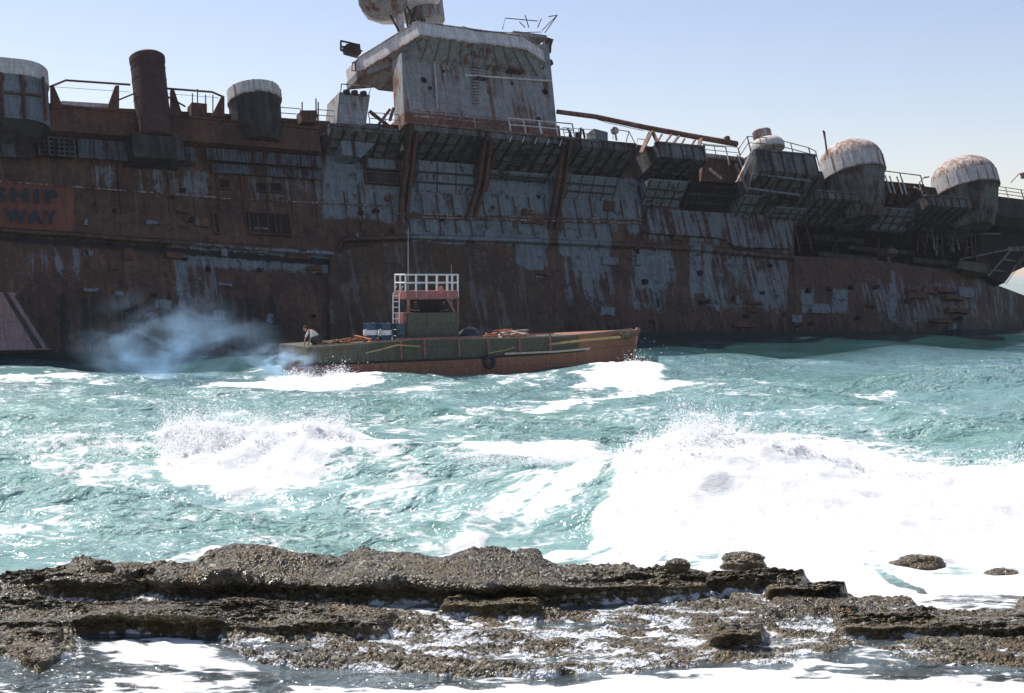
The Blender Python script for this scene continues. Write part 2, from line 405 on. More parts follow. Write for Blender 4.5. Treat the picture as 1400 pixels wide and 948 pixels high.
def sponson(name, px0, px1, y0, ym, yi, w, mat, rib=1.1, win=0.3, ribw=0.10, ribd=0.22, lip=True, rmat=None, wtop=None, z_in=None):
    a = P(px0, y0, w); e = P(px1, deckline(px1, px0, y0), w)
    x0, x1 = a.x, e.x; v0 = a.z; v1 = SF.vat(x0, w, ym); vi = SF.vat(x0, win, yi)
    wt = w if wtop is None else wtop
    sec = [(-win + 0.6, v0), (-wt, v0), (-w, v1), (-win, vi), (-win + 0.6, vi)]
    b = MB(); b.hexa([(x0, y, z) for y, z in sec], [(x1, y, z) for y, z in sec])
    if lip: b.box(x0 - 0.1, x1 + 0.1, -wt - 0.14, -wt + 0.3, v0 - 0.02, v0 + 0.16)
    o = b.build(name, mat, ship)
    if rib:
        r = MB(); n = max(2, int(round((x1 - x0) / rib)))
        for k in range(n + 1):
            x = x0 + 0.1 + (x1 - x0 - 0.2) * k / n
            pa = Vector((x, -w, v1)); pb = Vector((x, -win, vi)); nn = Vector((0, (vi - v1), -(-win + w))).normalized()
            if nn.z > 0: nn = -nn
            pa2 = pa; r.hexa([pa + Vector((-ribw / 2, 0, 0)), pa + Vector((ribw / 2, 0, 0)), pa + nn * ribd + Vector((ribw / 2, 0, 0)), pa + nn * ribd + Vector((-ribw / 2, 0, 0))],
                             [pb + Vector((-ribw / 2, 0, 0)), pb + Vector((ribw / 2, 0, 0)), pb + nn * ribd + Vector((ribw / 2, 0, 0)), pb + nn * ribd + Vector((-ribw / 2, 0, 0))])
            if v0 - v1 > 0.5: r.box(x - ribw / 2, x + ribw / 2, -w - 0.1, -w + 0.02, v1, v0)
        for f in (0.33, 0.66):
            q = Vector((0, -w, v1)).lerp(Vector((0, -win, vi)), f)
            r.box(x0, x1, q.y - 0.06, q.y + 0.04, q.z - 0.14, q.z)
        rr = r.build('sponson_frames', rmat or M['darkp'], o); 
    return o
def deckline(px1, px0, y0): return y0 + 0.093 * (px1 - px0)

# left: long covered gallery with corrugated screens
sponson('gallery', -560, 436, 66 + 24, 66 + 62, 66 + 72, 1.4, M['rust'], rib=0, win=0.5)
def corrugated(px0, px1, y0, y1, w0, w1, pitch=0.32):
    a = P(px0, y0, w0); c = P(px1, y0 + 0.085 * (px1 - px0), w0); va = a.z; vb = SF.vat(a.x, w1, y1)
    b = MB(); n = int((c.x - a.x) / pitch)
    for k in range(n):
        x = a.x + k * pitch
        ln = 1 - 0.12 * random.random() * (random.random() < 0.2)
        b.hexa([(x, -w0, va), (x + pitch * .55, -w0, va), (x + pitch * .55, -w0 + .1, va), (x, -w0 + .1, va)],
               [(x, -w1, va + (vb - va) * ln), (x + pitch * .55, -w1, va + (vb - va) * ln), (x + pitch * .55, -w1 + .1, va + (vb - va) * ln), (x, -w1 + .1, va + (vb - va) * ln)])
    b.box(a.x, c.x, -w0 + 0.1, -w0 + 0.2, vb, va + 0.1)
    return b
corrugated(-300, 38, 155, 184 - 30, 1.15, 1.1).build('corrugated_screen', M['corr'], ship)
corrugated(0, 45, 185, 214, 1.15, 1.0).build('corrugated_screen', M['corr'], ship)
corrugated(106, 266, 190, 216, 1.15, 1.0).build('corrugated_screen', M['corr'], ship)
corrugated(282, 440, 203, 218, 1.2, 1.1).build('corrugated_screen', M['corr'], ship)
corrugated(290, 440, 224, 236, 0.95, 0.8).build('corrugated_screen', M['corr'], ship)
b = MB()   # lattice box at 55-103
a = P(52, 186, 1.2); c = P(103, 214, 1.2)
b.box(a.x, c.x, -0.9, -0.6, c.z, a.z)
g = MB()
for k in range(8): x = a.x + (c.x - a.x) * k / 7; g.box(x - .04, x + .04, -1.25, -1.15, c.z, a.z)
for k in range(5): z = c.z + (a.z - c.z) * k / 4; g.box(a.x, c.x, -1.22, -1.12, z - .04, z + .04)
o = b.build('equipment_bay', M['black'], ship); g.build('lattice', M['corr'], o)
def recess(px0, px1, y0, y1, w, name='opening', mat='black', frame='rust', bars=0):
    a = P(px0, y0, w); c = P(px1, y1, w); b = MB(); b.box(a.x, c.x, -w + 0.05, -w + 0.6, c.z, a.z); o = b.build(name, M[mat], ship)
    g = MB(); t = 0.1
    g.box(a.x - t, c.x + t, -w - .06, -w + .3, a.z, a.z + t); g.box(a.x - t, c.x + t, -w - .1, -w + .3, c.z - t, c.z)
    g.box(a.x - t, a.x, -w - .06, -w + .3, c.z, a.z); g.box(c.x, c.x + t, -w - .06, -w + .3, c.z, a.z)
    for k in range(bars): x = a.x + (c.x - a.x) * (k + 1 + random.uniform(-.3, .3)) / (bars + 1); g.box(x - .05, x + .05, -w - .03, -w + .04, c.z, a.z)
    g.build('opening_frame', M[frame], o); return o
recess(340, 398, 291, 321, 0.38, bars=4); recess(292, 300, 292, 318, 0.38)
for q in (300, 352, 371): recess(q, q + 14, 246 + 0.07 * (q - 300), 258 + 0.07 * (q - 300), 0.42)
recess(893, 912, 299, 318, 0.42)
recess(500, 548, 216, 233, 0.75, mat='greyp'); recess(500, 548, 236, 252, 0.6, mat='darkp')

# middle sponsons
sponson('sponson', 452, 552, 172, 176, 214, 2.6, M['under'], 1.2)
sponson('sponson', 566, 662, 171, 178, 222, 4.0, M['under'], 1.15)
sponson('sponson', 668, 775, 181, 188, 232, 4.0, M['under'], 1.15)
sponson('sponson', 792, 868, 192, 200, 238, 3.6, M['under'], 1.15)
sponson('sponson', 898, 962, 196, 214, 246, 4.2, M['under'], 1.3)
sponson('sponson', 1034, 1114, 206, 232, 292, 5.0, M['under'], 1.5)
sponson('sponson', 1118, 1206, 262, 270, 305, 4.0, M['under'], 1.2)
sponson('sponson', 1266, 1352, 268, 280, 312, 4.4, M['under'], 1.2)
sponson('sponson', 1206, 1262, 250, 254, 290, 2.4, M['rust'], 1.2)
# lower slanting grey panels
sponson('flared_panel', 570, 650, 219, 220, 262, 1.1, M['greyp'], 1.9, ribw=0.06, ribd=0.06, lip=False)
sponson('flared_panel', 668, 750, 232, 234, 246, 1.2, M['greyp'], 1.9, ribw=0.06, ribd=0.06, lip=False)
sponson('flared_panel', 762, 846, 237, 238, 270, 1.8, M['greyp'], 1.5, ribw=0.06, ribd=0.06, lip=False)
sponson('flared_panel', 888, 942, 244, 246, 280, 2.4, M['greyp'], 1.3, ribw=0.07, ribd=0.08, lip=False)
sponson('louvred_panel', 944, 1008, 250, 252, 287, 2.4, M['black'], 0.5, ribw=0.06, ribd=0.12, lip=False)
sponson('flared_panel', 1018, 1040, 266, 268, 300, 2.6, M['greyp'], 0.9, ribw=0.07, ribd=0.08, lip=False)
sponson('flared_panel', 1060, 1106, 282, 284, 303, 2.0, M['greyp'], 1.2, ribw=0.07, ribd=0.08, lip=False)
sponson('flared_panel', 1204, 1256, 283, 284, 313, 2.6, M['greyp'], 1.5, ribw=0.09, ribd=0.1, lip=False)
# rust struts carrying the overhang
for q0, q1, y1 in ((562, 548, 300), (665, 640, 300), (772, 752, 312), (676, 656, 262)):
    for dq in (0, 9):
        a = P(q0 + dq, deck_y(q0) + 6, 3.9); e = P(q1 + dq, y1, 0.35)
        m2 = Vector((a.x + .2, -1.2, (a.z * 0.45 + e.z * 0.55)))
        b = MB(); b.hexa([a + Vector((-.13, 0, 0)), a + Vector((.13, 0, 0)), a + Vector((.13, .6, -.2)), a + Vector((-.13, .6, -.2))],
                         [m2 + Vector((-.13, 0, 0)), m2 + Vector((.13, 0, 0)), m2 + Vector((.13, .6, 0)), m2 + Vector((-.13, .6, 0))])
        b.hexa([m2 + Vector((-.13, 0, 0)), m2 + Vector((.13, 0, 0)), m2 + Vector((.13, .6, 0)), m2 + Vector((-.13, .6, 0))],
               [e + Vector((-.13, 0, 0)), e + Vector((.13, 0, 0)), e + Vector((.13, .4, 0)), e + Vector((-.13, .4, 0))])
        b.build('strut', M['rust'], ship)
# bulged blister amidships
b = MB(); slab(b, [(452, 352), (470, 342), (520, 334), (575, 330), (640, 338), (690, 352), (728, 372), (742, 392), (748, 430), (750, 485), (452, 500)], 0.45, -0.1)
b.build('hull_blister', painted('blister_rust', (0.16, 0.16, 0.15), 0.36, rust=(0.105, 0.062, 0.036), dark=(0.022, 0.014, 0.012), scale=0.8), ship)
# sheet lap under the hangar, dark band
b = MB(); slab(b, [(886, 285), (1084, 297), (1084, 340), (1010, 338), (985, 325), (880, 318)], 0.55, 0.1); b.build('side_plating', painted('side_plate', GREY, 0.5, rust=(0.10, 0.04, 0.03)), ship)

b = MB(); slab(b, [(-60, 398), (20, 400), (46, 438), (70, 478), (-60, 480)], .55, 0); o = b.build('sunlight_patch', painted('painted_sunlight', (.36, .25, .24), .9, rust=(.22, .11, .08), dark=(.08, .04, .03), scale=1.2), ship)  # added pale slab: sunlight falling on the hull, put into its colour
b = MB(); slab(b, [(4, 400), (10, 400), (58, 476), (50, 476)], .62, .5); b.build('patch_stripe', M['darkp'], o); b = MB(); slab(b, [(20, 404), (24, 404), (70, 476), (66, 476)], .62, .5); b.build('patch_stripe', M['darkp'], o)  # dark stripes laid across the painted sunlight
# riveted doubler plates, torn patches and holes over the side
for nm, mt_, n_, wmax, hmax, pr in (('doubler_plates', 'greyp', 34, 26, 16, .10), ('rusted_plates', 'rust', 40, 30, 14, .08), ('torn_holes', 'black', 60, 8, 6, .05)):
    b = MB()
    for k in range(n_):
        x = random.uniform(110, 1330); y = random.uniform(250 if x < 1080 else 385, 440 if x < 1080 else 445)
        y = max(y, deck_y(x) + 80); w_, h_ = random.uniform(3, wmax), random.uniform(3, hmax); j = lambda: random.uniform(-2, 2)
        sl = .06 * w_
        slab(b, [(x, y), (x + w_ * .5, y + j() + sl / 2), (x + w_, y + sl), (x + w_ + j(), y + h_ * .6 + sl), (x + w_, y + h_ + sl), (x + w_ * .4, y + h_ + j()), (x + j(), y + h_)], .35 if y < ledge_y(x) - 4 or x > 1086 else .12 + .0, -.3)
    o = b.build(nm, M[mt_], ship); o['kind'] = 'stuff'
# lettering on the red panel
def letters(txt, px0, px1, y0, y1):
    cu = bpy.data.curves.new('t', 'FONT'); cu.body = txt; cu.offset = 0.035; cu.extrude = 0.01; cu.size = 1; cu.space_character = 1.25
    to = bpy.data.objects.new('t', cu); me = bpy.data.meshes.new_from_object(to)
    co = np.array([v.co[:] for v in me.vertices]); mn, mxx = co.min(0), co.max(0)
    a = P(px0, y1, 0.42); c = P(px1, y1 + 0.07 * (px1 - px0), 0.42); h = SF.vat(a.x, 0.42, y0) - a.z
    vs = [Vector((a.x + (v[0] - mn[0]) / (mxx[0] - mn[0]) * (c.x - a.x), -0.42 - v[2], a.z + (v[1] - mn[1]) / (mxx[1] - mn[1]) * h)) for v in co]
    for v, p in zip(me.vertices, vs): v.co = p
    me.materials.clear(); me.materials.append(M['letters'])
    o = bpy.data.objects.new('lettering', me); COL.objects.link(o); o.parent = ship; o['label'] = 'black painted word ' + txt + ' on red panel'
    bpy.data.objects.remove(to)
letters('SHIP', -9, 81, 255, 275); letters('WAY', 6, 80, 285, 305)

# gun tubs and domes
def tub(name, pxc, ytop, yband, half, wc, ylow, band, low, dome=None, seams=10, lowscale=0.9, shift=1.2, lowr=.78):
    c0 = P(pxc, ytop, wc); D = np.dot(SF.O + c0.x * SF.t + wc * SF.n + c0.z * SF.u, (0, 1, 0)); r = half * D / F
    wr = wc + r; vt = P(pxc, ytop, wr).z; vb = P(pxc, yband, wr).z; vl = SF.vat(c0.x, wc, ylow)
    root = MB(); c = (c0.x, -wc, 0)
    root.lathe(c, [(r - .1, vb + .1), (r, vb), (r, vt), (r - .15, vt)], 40); o = root.build(name, M[band], ship, smooth=True)
    s = MB()
    for k in range(seams):
        t = math.pi + math.pi * (k + .5) / seams
        x, y = c0.x + (r + .03) * math.cos(t), -wc + (r + .03) * math.sin(t)
        s.bar((x, y, vb), (x, y, vt), 0.12, 0.07)
    s.lathe((c0.x, -wc, 0), [(r - .2, vb - .1), (r + .05, vb - .1), (r + .05, vb + .03), (r - .2, vb + .03)], 40)
    s.build('seam_bars', M['domerust'], o)
    l = MB(); l.lathe(c, [(r * lowr, vl, shift), (r * lowscale, vl + (vb - vl) * .35, shift * .6), (r * .97, vb - .05, 0), (r * .9, vb + .05, 0)], 9 if dome else 14); l.build('tub_support', M[low], o)
    if dome:
        d = MB(); prof = [(r - .02, vt - .1)] + [(r * math.cos(a), vt + dome * math.sin(a)) for a in np.linspace(0.15, 1.45, 7)]
        d.lathe(c, prof, 40); d.build('dome', M['domerust'], o, smooth=True)
    return c0.x, r, vt, vb
tub('gun_tub', 344, 107, 122, 36, 1.0, 196, 'tubwhite', 'darkp', seams=4, lowscale=.97, lowr=.9, shift=.6)
tub('domed_gun_tub', 1157, 199, 219, 43, 2.6, 300, 'tubwhite', 'under', dome=2.1)
tub('domed_gun_tub', 1311, 222, 240, 44, 2.6, 310, 'tubwhite', 'under', dome=2.3)
# left end platform: elongated
def roundrect(x0, x1, y0, y1, r, z, n=8):
    pts = []
    for cx, cy, a0 in ((x1 - r, y0 + r, -90), (x1 - r, y1 - r, 0), (x0 + r, y1 - r, 90), (x0 + r, y0 + r, 180)):
        for k in range(n + 1): t = R(a0 + 90 * k / n); pts.append((cx + r * math.cos(t), cy + r * math.sin(t), z))
    return pts
xr = P(68, 100, 1.5).x; vt = P(20, 80, 3.2).z; vb = P(20, 101, 3.2).z; vl = P(20, 190, 2.0).z
b = MB(); b.hexa(roundrect(xr - 12, xr, -3.2, 2.5, 2.4, vb), roundrect(xr - 12, xr, -3.2, 2.5, 2.4, vt)); o = b.build('radar_platform', M['tubwhite'], ship, smooth=True)
b = MB(); b.hexa(roundrect(xr - 11.9, xr - .1, -2.9, 2.5, 2.2, vl + 1.2), roundrect(xr - 11.9, xr - .1, -3.1, 2.5, 2.3, vb)); b.build('platform_wall', M['greyp'], o, smooth=True)
b = MB(); b.hexa(roundrect(xr - 11, xr - 1.5, -1.2, 2.5, 1, vl), roundrect(xr - 11.9, xr - .1, -2.9, 2.5, 2.2, vl + 1.2)); b.build('platform_support', M['darkp'], o)
b = MB()
for k in range(6): x = xr - 1.0 - k * 1.5; b.box(x - .08, x + .08, -3.22, -2.9, vl + 1.2, vb)
b.box(xr - 11.9, xr - 1.2, -3.2, -3.0, vb - 1.6, vb - 1.45); b.build('platform_ribs', M['rust'], o)

# funnel
c = P(204, 110, 1.6); rr = 23.5 * 111 / F; vt = P(202, 80, 1.6).z; vb = P(202, 184, 1.6).z
b = MB(); b.lathe((c.x, -1.6, 0), [(rr * .98, vb - .3), (rr, vb), (rr, vt - .5), (rr * 1.04, vt - .45), (rr * 1.05, vt), (rr * .9, vt + .18), (rr * .6, vt + .22)], 36)
fn = b.build('funnel', M['funnel'], ship, smooth=True)
b = MB()
for z in (0.2, 0.45, 0.7, .86): b.lathe((c.x, -1.6, vb + (vt - vb) * z), [(rr - .02, -.03), (rr + .025, -.03), (rr + .025, .03), (rr - .02, .03)], 36)
b.build('funnel_bands', M['funnel'], fn)
b = MB()
for sx in (-1, 1):
    x = c.x + sx * rr * .9; b.hexa([(x, -2.2, vb + 2.5), (x + sx * 0.1, -2.2, vb), (x + sx * 1.2, -2.2, vb - .5), (x + sx * .05, -2.2, vb - .5)], [(x, -1.2, vb + 2.5), (x + sx * .1, -1.2, vb), (x + sx * 1.2, -1.2, vb - .5), (x + sx * .05, -1.2, vb - .5)])
    b.bar((x, -1.7, vb + 3.4), (x + sx * 1.5, -1.7, vb + 2.6), .1)
b.build('funnel_gusset', M['rust'], fn)
b = MB(); b.box(c.x - 2.1, c.x + 1.9, -2.4, 0, vb - 2.3, vb - .4); b.build('funnel_base', M['darkp'], fn)

# railings
def railing(name, pts, w, h=1.0, rails=(0.5, 1.0), post=1.6, r=0.035, mat='rail', rise=True):
    base = [P(x, y, w) for x, y in pts]; b = MB()
    for f in rails: b.tube([p + Vector((0, 0, h * f)) for p in base], r, 6)
    for a, e in zip(base[:-1], base[1:]):
        n = max(1, int(round((e - a).length / post)))
        for k in range(n + 1):
            q = a.lerp(e, k / n) + Vector((random.uniform(-.05, .05), 0, 0)); b.tube([q - Vector((0, 0, .1)), q + Vector((0, 0, h))], r * 1.15, 6)
    return b.build(name, M[mat], ship)
b = MB()  # heavy edge rail with gussets, left
b.tube([P(68, 119, 1.5), P(90, 110, 1.5), P(178, 116, 1.5)], .085, 6); b.build('edge_rail', M['rust'], ship); b = MB(); b.tube([P(225, 121, 1.5), P(290, 126, 1.5), P(306, 133, 1.5)], .085, 6)
b.build('edge_rail', M['rust'], ship)
b = MB(); b.tube([P(75, 119, 1.0), P(178, 126, 1.0)], .02, 4); b.build('wire_rail', M['rail'], ship); b = MB(); b.tube([P(225, 128, 1.0), P(300, 134, 1.0)], .02, 4); b.build('wire_rail', M['rail'], ship)
for tri in ([(70, 118), (74, 118), (87, 148), (70, 148)], [(158, 117), (163, 117), (163, 152), (146, 150)], [(234, 122), (238, 122), (250, 158), (234, 156)], [(303, 132), (307, 132), (307, 160), (289, 160)]):
    b = MB(); slab(b, tri, 1.6, 1.3); b.build('gusset', M['rust'], ship)
b = MB(); slab(b, [(84, 138), (148, 142), (148, 148), (84, 144)], 0.6, -1.5); b.build('deck_coaming', M['tubwhite'], ship)
b = MB(); slab(b, [(262, 140), (283, 142), (283, 160), (262, 158)], 1.3, .3)
for x, y in ((263, 128), (270, 122), (281, 130), (291, 130)): b.tube([P(x, y, 1.2), P(x, 156, 1.2)], .05, 5)
b.build('winch_locker', M['rust'], ship)
railing('railing', [(380, 162), (412, 164)], 1.3); railing('railing', [(434, 165), (462, 167)], 1.3)
b = MB(); slab(b, [(412, 151), (432, 151), (432, 168), (412, 167)], 1.3, .3)
for x, y in ((413, 140), (432, 135), (435, 140)): b.tube([P(x, y, 1.2), P(x, 165, 1.2)], .06, 5)
b.build('winch_locker', M['rust'], ship)
# ventilation tower with bar frame
b = MB(); slab(b, [(464, 126), (506, 130), (500, 172), (460, 168)], 2.0, -0.4); vt_ = b.build('ventilator_tower', M['tower'], ship)
b = MB(); b.tube([P(461, 167, 2.0), P(467, 115, 2.0), P(508, 119, 2.0), P(503, 132, 2.0)], .06, 6); b.build('bar_frame', M['rail'], vt_)
b = MB()
for x in (474, 485, 497): q = P(x, 128 + .09 * (x - 474), 2.02); b.lathe((q.x, q.y, q.z), [(.3, -.12), (.3, .25), (.2, .3)], 10)
b.build('vent_cowl', M['darkp'], vt_)
b = MB(); slab(b, [(463, 168), (516, 171), (530, 178), (495, 215), (468, 212)], 1.9, 0); b.build('tower_sponson', M['greyp'], ship)
b = MB()
for p_, q_ in (((505, 152), (530, 172)), ((518, 170), (533, 150)), ((533, 165), (538, 148)), ((508, 155), (536, 176))): b.bar(P(*p_, 2), P(*q_, 2), .22)
b.build('fallen_braces', M['boom'], ship)
railing('railing', [(506, 170), (548, 173)], 1.5, 1.1)

# ---------------------------------------------------------------- island
isl = MB(); slab(isl, [(549, 72), (750, 60), (763, 190), (553, 170)], 1.3, -0.5); island = isl.build('bridge_tower', M['tower'], ship)
b = MB(); slab(b, [(553, 153), (765, 172), (767, 190), (553, 170)], 1.75, -0.8); b.build('tower_base', painted('base_rust', (0.30, 0.28, 0.26), 0.35, rust=(0.24, 0.11, 0.07), dark=(0.06, 0.03, 0.02), scale=1.5), island)
B_ = P(570, 30, 3.4); vt = B_.z; vb = P(570, 49, 3.4).z
def plan(pts, dv=0.0):
    return [Vector((p.x, p.y, 0)) for p in pts]
def xw(px, w, v):   # plan point that shows at pixel px for given w, height v
    x = 40.0
    for _ in range(8):
        a = SF.proj(x, w, v)[0]; c_ = SF.proj(x + .5, w, v)[0]; x += (px - a) / ((c_ - a) / .5)
    return x
A1 = (xw(489, -4.0, vt), 4.0); B1 = (B_.x, -3.4); C1 = (xw(714, 3.4, vt), -3.4); D1 = (xw(742, 1.6, vt), -1.6); E1 = (D1[0], 5.5); G1 = (A1[0], 6.5)
pl0 = [A1, B1, C1, D1, E1, G1]
b = MB(); b.hexa([(x, y, vb) for x, y in pl0], [(x, y, vt) for x, y in pl0]); wing = b.build('bridge_wing', M['parapet'], island)
b = MB(); cx = sum(p[0] for p in pl0) / 6
for (xa, ya), (xb, yb) in zip(pl0[:4], pl0[1:4]):
    b.bar((xa, ya - .05, vb), (xb, yb - .05, vb), .16, .14); b.bar((xa, ya - .03, vt), (xb, yb - .03, vt), .14, .08)
b.build('parapet_lip', M['domerust'], wing)
vw = P(600, 92, 1.3).z
low = [(xw(497, -3.5, vb), 3.6), (xw(556, 1.35, vw), -1.5), (xw(742, 1.35, vw), -1.5), (xw(744, 1.35, vw), 5)]
b = MB(); up = [(A1[0] + .2, A1[1] + .2), (B1[0] + .1, B1[1] + .25), (C1[0], C1[1] + .25), (D1[0] - .05, D1[1] + .2), (D1[0] - .05, 5), (A1[0] + .2, 5)]
dn_ = [(A1[0] + 2.0, A1[1] + .1), (xw(556, 1.35, vw), -1.35), (xw(735, 1.35, vw), -1.35), (xw(744, 1.35, vw), -1.2), (xw(744, 1.35, vw), 4.6), (A1[0] + 2.0, 4.6)]
b.hexa([(x, y, vw + .3) for x, y in dn_], [(x, y, vb) for x, y in up]); b.build('wing_underside', M['tower'], wing)
b = MB()
for k in range(11):
    f = k / 10; pa = Vector((B1[0] + (C1[0] - B1[0]) * f, B1[1] + .2, vb - .02)); pb = Vector((dn_[1][0] + (dn_[2][0] - dn_[1][0]) * f, -1.4, vw + .3)); b.bar(pa, pb, .1, .18)
b.build('wing_ribs', M['greyp'], wing)
xl = P(490, 100, -4.0).x; v2 = P(488, 106, -4.0).z
l2 = [(xl, 4.0), (xw(548, -.4, v2), .4), (xw(548, -.4, v2), 5.5), (xl, 6.5)]
b = MB(); b.hexa([(x, y, v2) for x, y in l2], [(x, y, vb + .1) for x, y in l2]); b.build('lower_bridge', M['tower'], island)
b = MB(); b.hexa([(x, y - .06, v2 + 1.0) for x, y in l2[:2]] + [(x, y + .2, v2 + 1.0) for x, y in l2[1::-1]], [(x, y - .06, v2 + 1.6) for x, y in l2[:2]] + [(x, y + .2, v2 + 1.6) for x, y in l2[1::-1]]); b.build('bridge_rail', M['parapet'], island)
b = MB(); q = xw(540, -1.5, v2)
b.box(q, q + .45, 1.4, 1.9, P(545, 165, -1.5).z - 1, v2 + .1); b.build('bridge_pillar', M['tower'], island)
# left fittings
def bars(name, segs, w, r=.05, mat='rail', parent=None):
    b = MB()
    for s_ in segs: b.tube([P(x, y, w) for x, y in s_], r, 6)
    return b.build(name, M[mat], parent or ship)
bars('signal_platform', [[(492, 62), (466, 56)], [(492, 74), (466, 69)], [(466, 56), (466, 69)], [(478, 59), (478, 71)], [(492, 66), (466, 64)], [(484, 60), (484, 72)], [(470, 66), (495, 70)]], -4.0, .09, 'darkp', island)
b = MB(); slab(b, [(474, 60), (492, 60), (494, 73), (476, 68)], -4, -5); b.build('signal_lamp', M['funnel'], island)
bars('side_bracket', [[(492, 82), (482, 86), (481, 97), (488, 97)], [(486, 84), (486, 97)]], -4.0, .07, 'rail', island)
# openings and fittings on the tower face
def hole(px, py, r, w, parent, nm='porthole'):
    q = P(px, py, w); vs = [(q.x + r * math.cos(t), q.y - .03, q.z + r * math.sin(t)) for t in np.linspace(0, 2 * math.pi, 13)[:-1]]
    b = MB(); b.hexa(vs, [(x, q.y + .2, z) for x, y, z in vs]); o = b.build(nm, M['black'], parent)
    g = MB(); pts = [(q.x + (r + .03) * math.cos(t), q.y - .05, q.z + (r + .03) * math.sin(t)) for t in np.linspace(0, 2 * math.pi, 17)]; g.tube(pts, .04, 5); g.build('porthole_rim', M['rust'], o)
for x, y, r in ((576, 75, .26), (579, 110, .24), (588, 121, .12), (740, 91, .28), (745, 126, .24), (736, 164, .22), (606, 98, .1), (700, 115, .1)): hole(x, y, r, 1.33, island)
def patch(name, x0, x1, y0, y1, w, d, mat, parent):
    a = P(x0, y0, w); c_ = P(x1, y1, w); b = MB(); b.box(a.x, c_.x, -w, -w + d, c_.z, a.z); return b.build(name, M[mat], parent)
patch('tower_opening', 638, 652, 62, 73, 2.2, .8, 'black', island)
patch('canopy', 697, 718, 92, 97, 2.2, 1.0, 'rust', island); patch('canopy', 690, 712, 76, 79, 2.0, .8, 'rust', island)
patch('canopy', 652, 668, 104, 107, 1.9, .7, 'greyp', island)
bars('drain_pipe', [[(593, 74), (595, 100), (598, 148), (596, 152)]], 1.5, .07, 'tubwhite', island)
b = MB(); xs = [(x, 103 + .068 * (x - 636)) for x in np.linspace(636, 754, 8)]; b.tube([P(x, y, 1.42) for x, y in xs], .1, 6); b.build('cable_trunk', M['parapet'], island)
b = MB()
for k in range(15): y = 84 + k * 4.1; b.bar(P(645, y, 1.42), P(655, y + 1, 1.42), .05)
b.build('ladder_rungs', M['rust'], island)
b = MB()
for y0, y1 in ((60, 72), (80, 88), (96, 106), (112, 135), (140, 150)):
    slab(b, [(748, y0), (752 + random.uniform(0, 4), y0 + 2), (753 + random.uniform(0, 4), y1), (749, y1)], .9, .2)
slab(b, [(745, 50), (757, 54), (753, 66), (746, 62)], .5, 0); slab(b, [(748, 82), (757, 86), (755, 89), (748, 88)], .5, .3); b.build('torn_plating', M['rust'], island)
patch('roof_locker', 702, 748, 42, 52, 1.5, 2.5, 'tower', island)
bars('roof_antennas', [[(687, 40), (691, 25), (735, 29)], [(723, 38), (718, 21)], [(718, 38), (710, 30)], [(735, 38), (740, 26)], [(741, 42), (762, 21), (750, 23)], [(745, 45), (762, 21)]], 1.0, .045, 'darkp', island)
bars('roof_wire', [[(632, 36), (650, 42), (700, 45), (740, 44)], [(588, 60), (592, 74)]], 3.5, .035, 'darkp', island)
# mast and radar platforms
zt = P(550, 46, -1.5).z; q = xw(549, -1.5, zt)
b = MB(); b.lathe((q, 1.5, 0), [(.35, zt - 1), (.35, zt + 7)], 12); mast = b.build('mast', M['parapet'], island, smooth=True)
zb = SF.vat(q, -1.5, 24)
b = MB(); b.lathe((q - 1.3, 1.5, 0), [(.7, zb - .1), (1.5, zb + .25), (2.1, zb + 1.1), (2.3, zb + 1.5), (2.3, zb + 2.6), (2.1, zb + 2.6)], 30); b.build('radar_drum', M['tower'], mast, smooth=True)
b = MB(); b.lathe((q + 3.1, 1.9, 0), [(1.0, zb - .1), (1.7, zb + .1), (1.8, zb + 2.4)], 12); b.build('radar_drum', M['tower'], mast)
b = MB(); b.lathe((q + .4, 1.5, 0), [(3.2, zb + 1.1), (3.6, zb + 1.25), (3.6, zb + 2.4)], 12); b.build('mast_platform', M['parapet'], mast)
b = MB()
for dx0, dx1 in ((.3, 2.2), (2.2, .4), (-.3, -1.9), (1.3, 3.2), (2.7, 1.6)): b.bar((q + dx0, 1.2, zt - .3), (q + dx1, 1.2, zb + 2), .13)
for dx in (.5, 1.7, 2.4): b.bar((q + dx, 1.1, zt - .3), (q + dx, 1.1, zb + 1.5), .12)
b.build('mast_braces', M['darkp'], mast)
# walkway in front of the tower
b = MB(); a = P(556, 166, 4.2); e = P(790, 187, 4.2); b.box(a.x, e.x, -4.2, -1.5, a.z - .16, a.z); b.build('walkway', M['boom'], ship)
railing('railing', [(566, 167), (610, 171), (690, 179)], 4.1, 1.15, r=.045); railing('white_railing', [(698, 179.5), (740, 183), (786, 187)], 4.1, 1.25, (.5, 1.0), 1.5, .06, 'wrail')
bars('hanging_rods', [[(700 + 17 * k, 186 + 1.4 * k), (697 + 17 * k, 194 + 1.4 * k)] for k in range(5)], 4.1, .05, 'tubwhite')

# ---------------------------------------------------------------- right deck edge
b = MB(); b.tube([P(762, 153, 2.2), P(815, 160, 2.2), P(885, 175, 2.2), P(955, 188, 2.2), P(1007, 197, 2.2)], .22, 10, .30); boom = b.build('fallen_boom', M['boom'], ship, smooth=True)
b = MB(); b.lathe(P(995, 194, 2.2), [(.22, -.3), (.3, -.2), (.3, .5), (.15, .55)], 10); b.build('boom_fitting', M['boom'], boom)
bars('boom_stay', [[(800, 158), (830, 168), (880, 179)]], 2.2, .03, 'rail')
for x0, x1, y0, y1, t in ((890, 876, 180, 210, .5), (892, 904, 180, 206, .35), (905, 898, 184, 196, .15), (918, 908, 184, 198, .2), (928, 918, 186, 200, .3), (936, 930, 190, 200, .15), (950, 942, 192, 205, .2), (958, 954, 190, 206, .4)):
    b = MB(); b.bar(P(x0, y0, 2.6), P(x1, y1, 4.0), t, .12); b.build('boom_brace', M['boom'], boom)
railing('railing', [(772, 187), (815, 190)], 2.0, .9, r=.03)
